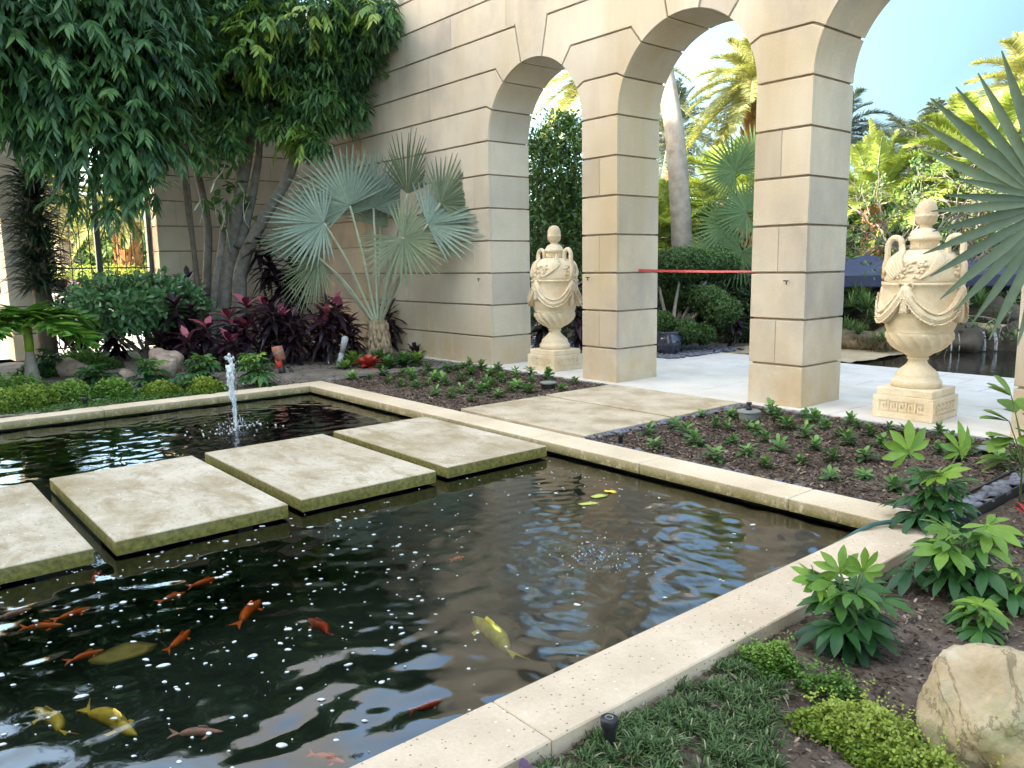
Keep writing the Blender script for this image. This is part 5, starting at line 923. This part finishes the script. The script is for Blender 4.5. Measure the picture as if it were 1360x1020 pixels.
struct(plate('garden_soil', -7.4, 2.4, 4.2, 11, .015, M_soil, None, 60, 50, .03, 7))
M_sand, t_, b_, c_ = stone('sandy_path', (.46, .36, .22), (.38, .29, .17), (.54, .43, .28), None, 3)
struct(plate('sandy_path', 1.2, 4.0, 4.3, 8, .03, M_sand, None, 30, 40, .02, 8))
stones('dark_gravel', 'dark slate chips in the bed beyond the middle arch', (-2.5, 1.6, 2.75, 4.9), 1500, .05, .03, .055, 9)
def tape():
    b = MB(); n = 14; P = [(2.80+2.15*i/n, .46, 1.62-.008*math.sin(PI*i/n)-.02*i/n) for i in range(n+1)]; R = []
    for i, (x, y, z) in enumerate(P):
        h = .019*(1-.5*i/n); tw = .35*math.sin(i*.5); R.append([(x, y-.002+h*tw, z-h), (x, y+.002+h*tw, z-h), (x, y+.002-h*tw, z+h), (x, y-.002-h*tw, z+h)])
    b.rings(R); tag(b.build('barrier_tape', plain('red_tape', (.60, .09, .10), .4, .1)), 'red barrier tape strung between the two piers of the middle arch', 'tape')
tape()
def leaning_palm():
    p0 = np.array((-0.56, 5.89, -0.29)); p0[2] = 0; t = thing('leaning_palm', 'pale leaning palm trunk seen through the middle arch', 'palm', tuple(p0)); b = MB()
    pts = [(0, 0, -.1)]+[tuple(np.array(q)-p0) for q in ((-0.84, 6.10, 2.02), (-1.02, 6.19, 3.34), (-1.24, 6.25, 4.66), (-1.48, 6.23, 5.81), (-1.82, 6.21, 7.46), (-2.26, 6.11, 9.28))]; sp = smooth_path(pts, 8); b.tube(sp, [(.235-.05*i/len(sp))*(1+.03*(i % 2)) for i in range(len(sp))], 14).build('trunk', M_palmt, t); top = np.array(pts[-1]); lb = LB(); mb = MB()
    for k in range(24): a = k*2.4; e = 1.1-1.5*k/24; frond(lb, mb, top, (math.cos(a), math.sin(a), e), 2.6, .22, 40, .5, .028, (.2, .9), .025)
    mb.build('leaf_stems', M_petiole, t); lb.build('foliage', M_date, t)
leaning_palm()
LFN = 2.0
def feather_palm(label, hub, L, n, mat_, trunk_r, tm, dirs=None, k=.22, ll=.45, tone=(.2, .9), emax=1.5, emin=-.5, nl=44, cat='palm', a0=0, lw=.03, heart=True, name='date_palm'):
    hub = np.array(hub); base = hub.copy(); base[2] = 0; t = thing(name, label, cat, tuple(base)); h = hub[2]; b = MB(); m = max(4, int(h*5)); prof = []
    for i in range(m+1): prof += [(trunk_r*(1.02 if i % 2 else .94), h*i/m-.05)]
    prof += [(trunk_r*1.25, h), (trunk_r*.9, h+trunk_r*1.4), (.02, h+trunk_r*2)]
    b.lathe(prof, 16)
    if tm is M_orange:
        for q in range(60): a = q*2.4; z = h*(.35+.65*q/60); e = Vector((math.cos(a), math.sin(a), 0)); b.tube([e*trunk_r*.8+Vector((0, 0, z-.1)), e*trunk_r*1.12+Vector((0, 0, z)), e*trunk_r*1.3+Vector((0, 0, z+.16))], [.07, .06, .02], 5)
    b.build('trunk', tm, t); nl = int(nl*LFN); lb = LB(); mb = MB(); top = np.array((0, 0, h+trunk_r))
    n = int(n*1.3)
    for q in range(n):
        a = a0+q*2.399; e = emax+(emin-emax)*(q/max(1, n-1)); frond(lb, mb, top, (math.cos(a)*math.cos(e), math.sin(a)*math.cos(e), math.sin(e)), L*rng.uniform(.85, 1.1), k/L*2*(.5+.7*math.cos(e)), nl, ll, lw, tone, .022)
    for d in dirs or []: frond(lb, mb, top, d[:3], d[3], d[4], nl, ll, lw, tone, .025)
    mb.build('leaf_stems', M_petiole, t); lb.build('foliage', mat_, t); return t
L_ = -R_
feather_palm('tall date palm with an orange-brown trunk, left of the right pier', (-4.00, 13.49, 6.62), 2.4, 40, M_date, .30, M_orange, None, .26, .45, (.2, 1), 1.45, -.5, 60, lw=.017)
feather_palm('blue-shaded palm crown behind the leaning trunk', (-9.40, 16.37, 6.09), 2.8, 34, M_dateb, .32, M_orange, None, .26, .5, (.2, .9), 1.45, -.7, 50, lw=.018)
feather_palm('low golden-green feather palm behind the fan palm in the middle arch', (-2.35, 9.87, 2.94), 2.4, 26, M_gold, .2, M_orange, [(*(L_*.5+UPV*1.0), 2.4, .16), (*(L_*.9+UPV*.8), 2.4, .2), (*(R_*.2+UPV*1), 2.2, .12), (*(L_*.2+UPV*1.0-V_*.2), 2.3, .14)], .24, .5, (.3, 1), 1.4, .0, 50, lw=.018)
feather_palm('low golden-green feather palm left of the leaning trunk', (-3.44, 8.36, 2.08), 2.3, 24, M_gold, .2, M_orange, [(*(R_*.5+UPV*1.0), 2.4, .2), (*(R_*.1+UPV*1.0), 2.2, .18)], .24, .5, (.2, .95), 1.4, .0, 50, a0=1, lw=.018)
feather_palm('bright upright feather palm just right of the right pier', (-0.34, 13.84, 2.93), 2.5, 24, M_gold, .22, M_orange, [(*(UPV*1+L_*.1), 2.5, .02), (*(UPV*1+L_*.45), 2.5, .08), (*(UPV*1+R_*.25), 2.4, .05), (*(UPV*1+R_*.6), 2.3, .12), (*(UPV*1+L_*.8), 2.3, .15)], .18, .42, (.35, 1), 1.45, .2, 56, a0=2, lw=.018)
feather_palm('grey-green palm crown peeping past the right pier', (-3.92, 18.04, 5.50), 2.6, 34, M_dateb, .3, M_palmt, [(*(R_*.9+UPV*.35), 2.6, .1)], .26, .5, (.3, 1), 1.4, -.6, 50, a0=.5, lw=.018)
feather_palm('large sunlit feather palm behind the foreground fan leaf', (1.87, 15.04, 3.52), 3.2, 34, M_gold, .3, M_orange, [(*(UPV*.9+L_*.7), 3.0, .12), (*(UPV*.9+L_*.3), 3.0, .1), (*(UPV*.6+L_*.9), 3.0, .14)], .22, .55, (.25, 1), 1.35, -.2, 60, a0=1.3, lw=.024)
feather_palm('tall palm crown at the right edge above the fan leaf', (1.31, 19.80, 6.45), 2.6, 36, M_date, .28, M_palmt, None, .26, .5, (.2, 1), 1.4, -.5, 50, a0=.2, lw=.018)
feather_palm('distant little palm top on the skyline at right', (-16.63, 56.47, 12.38), 1.6, 26, M_dateb, .2, M_palmt, None, .3, .4, (.1, .6), 1.4, -.6, 20, lw=.06)
feather_palm('drooping palm crown between the upright palm and the bare shrub', (-3.47, 23.33, 5.59), 2.6, 30, M_dateb, .25, M_palmt, [(*(L_*.8+UPV*.5), 2.6, .16), (*(R_*.8+UPV*.5), 2.6, .16)], .28, .5, (.3, 1), 1.2, -.5, 50, a0=.9, lw=.018)
feather_palm('feather palm at far left arch, its tip crossing the top of the opening', (-5.55, 8.50, 6.65), 2.6, 32, M_date, .28, M_orange, [(*(L_*.9+UPV*.5), 2.9, .08)], .25, .5, (.4, 1), 1.4, -.5, 50, a0=.3, lw=.018)
def fan_palm_mid():
    base = np.array((0.07, 7.02, 2.00)); base[2] = 0; t = thing('fan_palm', 'bushy green fan palm against the left side of the right pier', 'palm', tuple(base)); MB().lathe([(.2, -.1), (.2, .8), (.16, 1.7), (.08, 1.9)], 14).build('trunk', M_boot, t)
    for i, (q, f, n, R) in enumerate((((0.10, 6.65, 3.61), L_*.6+UPV*.8, V_*.9, .85), ((0.47, 6.58, 2.74), L_*.7+UPV*.4, V_*.9+UPV*.2, .85), ((0.20, 6.34, 2.47), L_*1.0+UPV*.2, V_*.8+UPV*.3, .85), ((0.13, 5.97, 1.92), L_*.8-UPV*.3, V_*.7+UPV*.5, .75), ((0.67, 6.14, 1.90), L_*.3-UPV*.8, V_*.9+UPV*.3, .75), ((0.21, 7.15, 3.84), UPV*1+R_*.2, V_*.9, .85), ((0.57, 7.06, 2.94), R_*.8+UPV*.4, V_*.9, .8), ((0.60, 6.91, 2.14), R_*.8-UPV*.2, V_*.8+UPV*.3, .8))):
        hl = np.array(q)-base; p = MB().tube([(0, 0, 1.7), tuple(np.array((0, 0, 1.7))*.5+hl*.5+UPV*.1), tuple(hl)], [.02, .016, .012], 6).build('petiole', M_twig, t); lb = LB(); fan(lb, hl, f, n, R, 36, 140, .42, .06, .12, .35+.1*(i % 4), .45); lb.build('fan_blade', M_fanp, p)
fan_palm_mid()
def pads():
    base = np.array((0.69, 3.83, -0.02)); base[2] = .03; t = thing('topiary_tree', 'cloud-pruned topiary with round clipped pads beyond the middle arch', 'tree', tuple(base)); b = MB()
    P = [((0.46, 4.42, 1.67), (.62, .62, .32)), ((0.63, 5.24, 1.65), (.5, .5, .3)), ((1.42, 4.42, 0.81), (.36, .36, .27)), ((1.11, 4.41, 1.01), (.36, .36, .24)), ((1.09, 3.78, 0.43), (.25, .25, .215)), ((1.25, 4.12, 0.38), (.19, .19, .18)), ((0.71, 3.52, 0.58), (.24, .24, .22)), ((0.37, 4.63, 1.02), (.4, .4, .3)), ((0.03, 4.19, 1.55), (.5, .5, .35))]
    for c, r in P: c = np.array(c)-base; limb(b, [(.05*rng.normal(), .05*rng.normal(), .0), tuple(c*np.array((.35, .35, .45))), tuple(c*np.array((.8, .8, .8))), tuple(c)], .045, .022, 7)
    b.build('branches', M_palmt, t)
    for c, r in P:
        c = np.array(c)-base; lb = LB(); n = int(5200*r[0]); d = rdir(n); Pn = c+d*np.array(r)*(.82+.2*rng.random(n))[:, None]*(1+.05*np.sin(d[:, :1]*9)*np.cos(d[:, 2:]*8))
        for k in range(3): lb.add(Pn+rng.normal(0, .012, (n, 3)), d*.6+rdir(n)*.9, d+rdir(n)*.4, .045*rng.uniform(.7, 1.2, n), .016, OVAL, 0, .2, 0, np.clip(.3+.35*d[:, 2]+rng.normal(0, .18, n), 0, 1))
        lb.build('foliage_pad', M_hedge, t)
pads()
tag(MB().lathe([(.16, 0), (.22, .08), (.27, .22), (.26, .34), (.20, .40), (.23, .43), (.23, .45), (.19, .45), (.17, .40)], 26, (0, 0, 0)).build('dark_pot', plain('glazed_pot', (.03, .035, .055), .15, .5, 6, spec=.7), None, (1.02, 3.33, 0.02)), 'dark glazed pot among the slate chips under the topiary', 'pot')
def bush(name, label, cat, blobs, ncl, per, L, W, m, trunk=None, hang=.1, tone=(.1, .9), prof=OVAL, group=None):
    base = np.array(blobs[0][0], float); base[2] = 0; t = thing(name, label, cat, tuple(base), 0, group); b = MB(); bl = [(np.array(c)-base, r) for c, r in blobs]
    for c, r in bl[:5]: limb(b, [(rng.normal()*.08, rng.normal()*.08, -.1), tuple(c*np.array((.3, .3, .4))), tuple(c)], trunk or .09, .03, 8)
    b.build('trunk', M_bark2, t); lb = LB(); drooping_leaves(lb, bl, ncl, per, L, W, hang, tone, prof); lb.build('crown', m, t)
bush('dense_tree', 'dense mid-green tree filling the narrow left arch behind the urn', 'tree', [((-2.55, 3.92, 2.06), 1.3), ((-3.22, 4.22, 3.42), 1.1), ((-2.75, 4.59, 3.97), 1.0), ((-3.12, 4.60, 4.51), .6), ((-2.87, 4.90, 4.59), .55), ((-3.42, 3.82, 2.75), 1.3), ((-2.44, 4.99, 2.73), 1.2), ((-2.48, 3.73, 0.91), 1.0), ((-3.57, 4.32, 4.29), .5), ((-2.03, 4.33, 1.23), 1.0), ((-3.26, 3.65, 1.24), 1.0), ((-3.15, 4.63, 4.85), .3)], 3800, 6, .12, .026, M_hedge)
bush('dark_shrub', 'dark shrub mass under the fan palm, right of the topiary', 'shrub', [((0.47, 6.47, 0.95), .7), ((-0.12, 6.62, 1.27), .6), ((0.67, 6.61, 0.55), .6), ((-0.61, 6.47, 1.10), .7), ((0.56, 6.10, 0.26), .4), ((-1.00, 5.64, 0.87), .8), ((0.81, 6.93, 1.18), .8)], 1500, 6, .10, .024, M_dkhedge, .05)
ti('plum ti plant between the left urn and the pier', (0.04, 1.99, 0.03), [1.3, 1.0, .8], (.2, .9), .42, .05, 31); ti('green-purple ti plant behind the left urn foot', (-0.68, 1.66, 0.03), [1.0, .7], (0, .5), .42, .05, 32); ti('dark red ti plant in the shadow beside the sandy path', (1.19, 5.11, 0.03), [.8, .6], (.1, .8), .3, .045, 33)
def umbrella(label, c, half, z0, z1, rz):
    t = thing('market_umbrella', label, 'umbrella', (c[0], c[1], 0), rz, 'navy umbrellas beyond the arcade'); MB().lathe([(.03, 0), (.03, z1+.05), (.01, z1+.1)], 10).build('pole', M_pole, t); b = MB(); n = 8; h = half
    ring = [(h, -h), (h, 0), (h, h), (0, h), (-h, h), (-h, 0), (-h, -h), (0, -h)]; R = []
    for k, zz in ((1, z0-.22), (1, z0), (.66, z0+(z1-z0)*.30), (.33, z0+(z1-z0)*.64), (.02, z1)): R.append([(x*k, y*k, zz-(.04 if (i % 2) and k < 1 and k > .1 else 0)) for i, (x, y) in enumerate(ring)])
    R2_ = [[(x*.985, y*.985, z-.02) for x, y, z in r] for r in R][::-1]; b.rings(R+R2_, cap=False); b.build('canopy', M_navy, t)
umbrella('navy umbrella mostly hidden by the right pier, its left corner showing in the middle arch', (0.06, 8.42, 1.27)[:2], 1.45, 1.62, 2.05, .5); umbrella('navy umbrella between the right pier and the right urn', (1.92, 9.01, 1.05)[:2], 1.6, 1.40, 1.82, .65); umbrella('lower navy umbrella behind the right urn', (1.74, 11.89, 0.77)[:2], 1.7, 1.2, 1.6, .6); umbrella('navy umbrella right of the right urn under the fan leaf', (3.79, 11.23, 1.01)[:2], 1.7, 1.38, 1.85, .6)
# back pond with rock ledge and a small waterfall
def back_pond():
    m, t, bs = nodes('dark_pond_water'); bs.inputs['Base Color'].default_value = (.012, .012, .01, 1); bs.inputs['Roughness'].default_value = .06; bs.inputs['Specular IOR Level'].default_value = .5; bump(t, bs, noise(t, 5, 4), .25, .02); struct(plate('back_pond', 3.2, 16, 4.26, 9.5, .0, m)); rg = np.random.default_rng(12)
    NM = ['long tan rock ledge behind the right pier at the pond edge', 'tan ledge rock behind the foot of the right urn', 'dark wet rock left of the little waterfall', 'dark wet rock carrying the little waterfall', 'dark wet rock right of the little waterfall', 'mossy dark rock behind the urn at its left', 'dark rock low behind the fan leaf tips', 'tan flat stone above the little waterfall']
    for i, (c, r, mt) in enumerate((((3.04, 6.83, 0.13), (.9, .5, .28), M_ledge), ((3.64, 6.93, 0.20), (.6, .4, .3), M_ledge), ((4.33, 7.74, 0.14), (.55, .4, .42), M_dkrock), ((4.54, 8.57, -0.07), (.6, .35, .30), M_dkrock), ((5.07, 8.60, 0.08), (.6, .4, .42), M_dkrock), ((2.78, 8.31, 0.42), (1.0, .6, .5), M_dkrock), ((3.88, 9.63, 0.44), (1.1, .6, .5), M_dkrock), ((4.46, 8.88, 0.35), (.75, .4, .12), M_ledge))):
        tag(MB().blob((0, 0, 0), r, 40+i, .2, 14, 1.6).build('rock', mt, None, c), NM[i], 'rock', 'rocks of the back pond')
    p = np.array((4.74, 7.87, 0.33)); t = thing('waterfall', 'little waterfall of two white strands dropping into the dark back pond', 'waterfall', tuple(p)); b = MB()
    for x, wd in ((-.22, .03), (.0, .055), (.22, .05), (-.45, .015), (-.6, .02)):
        pts = [(R_[0]*x+V_[0]*.06*min(1, s*2), R_[1]*x+V_[1]*.06*min(1, s*2)-.02, -p[2]*s+.02) for s in np.linspace(0, 1, 9)]; b.tube(pts, [wd*(1+.25*rg.normal()*.5) for _ in pts], 7, flat=.5)
    b.build('water_strands', M_spray, t); b = MB()
back_pond()
def bare_shrub(label, base, h, n, seed):
    base = np.array(base); base[2] = 0; t = thing('bare_shrub', label, 'shrub', tuple(base)); b = MB(); rg = np.random.default_rng(seed); ends = []
    def grow(p, d, L, r, dep):
        pts = [p]; 
        for k in range(5): d = (d+Vector(rg.normal(0, .22, 3))).normalized(); p = p+d*L/5; pts.append(p)
        b.tube(pts, [r*(1-.5*k/5) for k in range(6)], 6 if dep < 2 else 4)
        if dep < 4:
            for q in range(3 if dep < 2 else 2): grow(pts[3+(q % 3)], (d+Vector(rg.normal(0, .65, 3))+Vector((0, 0, .1))).normalized(), L*.68, r*.55, dep+1)
        else: ends.append(p)
    for k in range(n): grow(Vector((rg.normal()*.4, rg.normal()*.4, 0)), Vector((rg.normal()*.35, rg.normal()*.35, 1)).normalized(), h*.48, .06, 0)
    b.build('branches', plain('grey_twigs', (.17, .15, .125), .9, .35, 8), t); E_ = np.array([tuple(e) for e in ends]); lb = LB(); m_ = len(E_)
    for k in range(12): lb.add(E_+rg.normal(0, .07, (m_, 3)), rdir(m_), UPV+rdir(m_), .10, .022, OVAL, 0, .2, 0, rng.random(m_))
    lb.build('foliage', M_hedge, t)
bare_shrub('bare grey-twigged shrub behind the pinecone top of the right urn', (2.71, 9.97, 1.12), 4.2, 7, 3); bare_shrub('bare grey-stemmed shrub right of the urn behind the fan leaf', (2.84, 11.68, 1.07), 4.6, 6, 8)
def rushes():
    lb = LB()
    for c, h in (((2.86, 7.07, 0.76), .55), ((3.19, 6.94, 0.56), .5), ((3.51, 6.45, 0.19), .4), ((2.57, 7.39, 0.89), .6), ((4.09, 8.15, 0.46), .5), ((4.54, 9.33, 0.49), .5), ((3.03, 6.24, 0.38), .35), ((4.09, 9.18, 0.78), .6)):
        for k in range(4): rosette(lb, np.array(c)+rng.normal(0, .12, 3)*np.array((1, 1, .3)), 26, h, .014, (5, 80), BLADE, .6, .3, (0, .8))
    stuff(lb.build('pond_rushes', M_hedge), 'dark rushes and grassy leaves over the back pond rocks', 'rushes'); lb = LB(); m = 420; c = np.array((3.59, 6.37, 0.10)); lb.add(c+rng.normal(0, 1, (m, 3))*np.array((.45, .12, .05)), rdir(m)*.6+UPV, rdir(m), .28, .006, BLADE, .8, .2, 0, rng.random(m)); stuff(lb.build('dry_grass', leafm('dry_grass_blade', [(0, (.16, .11, .07)), (1, (.32, .24, .15))], .7, .1, .2)), 'dry brownish grass on the ledge of the back pond', 'grass')
rushes()
# foliage closing the view
HB = [('big bushy tree behind the palms at the right edge', [((0.44, 21.02, 2.72), 2.2), ((-0.74, 21.15, 2.52), 2.2), ((1.18, 22.02, 3.19), 2.4)], M_hedge), ('dense green tree behind the bare shrubs', [((-2.08, 19.61, 2.81), 1.9), ((-2.85, 18.58, 2.32), 2.0), ((-1.89, 21.48, 3.09), 1.8), ((-1.19, 17.24, 1.56), 2.0)], M_hedge), ('dense tree hidden mostly by the right pier', [((-4.56, 18.18, 2.63), 2.2), ((-5.39, 17.14, 2.39), 2.2)], M_hedge),
      ('yellow-green tree behind the fan palm in the middle arch', [((-5.95, 14.84, 2.14), 1.8), ((-7.58, 14.48, 2.18), 1.8), ((-7.78, 16.01, 3.00), 1.5)], M_sedg), ('dark hedge behind the topiary', [((-2.33, 7.85, 0.93), 1.0), ((-1.72, 8.58, 0.92), 1.0), ((-1.10, 9.29, 0.81), 1.1), ((-2.81, 7.27, 0.95), 1.2)], M_dkhedge), ('dark hedge behind the back pond', [((0.15, 12.27, 0.43), 1.3), ((0.91, 13.19, 0.51), 1.4), ((1.81, 14.24, 0.39), 1.4), ((2.70, 15.32, 0.46), 1.5)], M_dkhedge),
      ('dense tree seen past the left arch side of the wall', [((-8.11, 7.60, 2.42), 2.4), ((-6.77, 9.14, 2.16), 2.2), ((-7.09, 11.91, 2.17), 2.2)], M_dkhedge)]
HB += [('leafy tree outside the photo at far right beyond the arcade', [((13.5, 14, 1.5), 2.0), ((15.5, 14.5, 2.4), 2.0), ((17.5, 13, 1.6), 2.2)], M_hedge), ('dark hedge outside the photo at right beyond the back pond', [((12, 11.5, .9), 1.2), ((14.5, 11, 1.0), 1.3), ((17, 10.5, 1.0), 1.3)], M_dkhedge)]
for lab, bl, m in HB: bush('background_tree', lab, 'tree', bl, int(1500*sum(r for c, r in bl)/4), 6, .22, .05, m, .15, .05)
# ================================================================== end wall gate and what lies beyond it
def gate():
    t = thing('iron_gate', 'dark wrought iron gate with scrolls in the arch of the end wall', 'gate', (-8.05, -4.04, .05)); W = AR-.01
    def ring(b, y, z, r, a0=0, a1=360, k=.012, n=20): b.tube([(0, y+r*math.cos(rad(a0+(a1-a0)*i/n)), z+r*math.sin(rad(a0+(a1-a0)*i/n))) for i in range(n+1)], k, 6)
    for y, r in ((0, .055), (-W+.04, .04), (W-.04, .04)): MB().box((-r, y-r, 0), (r, y+r, 3.72), .006).build('post', M_iron, t)
    b = MB()
    for z in (3.66, 3.80): b.box((-.02, -W, z), (.02, W, z+.045))
    ring(b, 0, 3.66, W-.05, 0, 180, .018, 30); ring(b, 0, 4.12, .24); ring(b, 0, 4.12, .15)
    for a in range(15, 180, 25): ring(b, (W-.26)*math.cos(rad(a)), 3.82+(W-.26)*math.sin(rad(a)), .11)
    b.build('overthrow', M_iron, t)
    for s in (-1, 1):
        b = MB(); y0, y1 = s*.07, s*(W-.09)
        for z in (.10, 1.0, 1.72): b.box((-.015, min(y0, y1), z), (.015, max(y0, y1), z+.03))
        for k in range(5): y = y0+(y1-y0)*(k+.5)/5; b.tube([(0, y, .1), (0, y, 2.75 if k != 2 else 2.6)], .011, 6)
        yc = (y0+y1)/2
        for q in (-1, 1):
            for z, r in ((2.85, .10), (1.62, .085)): 
                b.tube([(0, yc+q*(.17+r*(1-.05*i)*math.cos(rad(-90+q*0+i*24))), z+r*(1-.05*i)*math.sin(rad(-90+i*24))) for i in range(18)], .011, 6)
            ring(b, yc+q*.13, .55, .13); ring(b, yc+q*.30, 1.36, .12)
            b.tube([(0, yc+q*.12, 1.9), (0, yc+q*.13, 2.4), (0, yc+q*.05, 2.62), (0, yc, 2.85)], .011, 6); b.tube([(0, yc+q*.36, 1.75), (0, yc+q*.36, 2.9), (0, yc+q*.28, 3.05), (0, yc+q*.2, 3.0)], .011, 6)
        b.build('gate_leaf', M_iron, t)
gate()
def drive():
    struct(plate('driveway', -60, -8.5, -30, 25, -.02, M_pave)); t = thing('planter_wall', 'low pale planter wall across the drive beyond the iron gate', 'wall', (-19, -1, 0)); MB().box((-.6, -9, -.05), (.6, 9, .95), .03).build('wall', M_pave, t); lb = LB()
    n = 5200; lb.add(np.stack([rng.uniform(-20.2, -18.6, n), rng.uniform(-9.5, 7.5, n), 1.0+rng.random(n)*.35], -1), rdir(n, 0, 1), UPV+rdir(n)*.5, .14, .04, OVAL, 0, .2, 0, rng.random(n)); tag(lb.build('red_border', M_ti), 'dusky red low planting along the planter wall beyond the gate', 'plants')
    lb = LB(); n = 9000; lb.add(np.stack([rng.uniform(-22.5, -20.8, n), rng.uniform(-9.5, 8, n), 1.0+rng.random(n)*.9], -1), rdir(n), UPV+rdir(n)*.5, .13, .045, OVAL, 0, .2, 0, rng.random(n)); tag(lb.build('clipped_hedge', M_gold), 'bright yellow-green clipped hedge beyond the iron gate', 'hedge')
drive()
feather_palm('stout palm with an orange-brown boot-covered trunk beyond the gate', (-22.41, 0.29, 3.80), 2.0, 34, M_date, .42, M_orange, None, .26, .55, (.2, .9), 1.4, -.5, 46, a0=.4, lw=.018)
feather_palm('palm with a grey trunk seen high through the gate arch at left', (-24.06, -1.57, 4.26), 2.0, 30, M_date, .3, M_palmt, None, .26, .55, (.2, .9), 1.4, -.3, 46, a0=1.4, lw=.018)
for lab, bl, m in (('tall green tree filling the view beyond the iron gate', [((-31.87, 1.46, 3.20), 2.0), ((-30.70, 2.82, 3.03), 2.0), ((-32.78, 0.35, 3.08), 2.0)], M_hedge), ('dark green tree far beyond the left jamb of the gate', [((-36.03, -0.36, 3.17), 2.0), ((-37.00, -1.52, 3.19), 2.2), ((-38.71, -3.55, 3.23), 2.2)], M_dkhedge), ('pale green tree far beyond the right jamb of the gate', [((-34.01, 5.22, 3.29), 2.2), ((-32.73, 6.74, 3.26), 2.2)], M_sedg)): bush('background_tree', lab, 'tree', bl, int(1300*sum(r for c, r in bl)/5), 6, .30, .07, m, .18, .05)
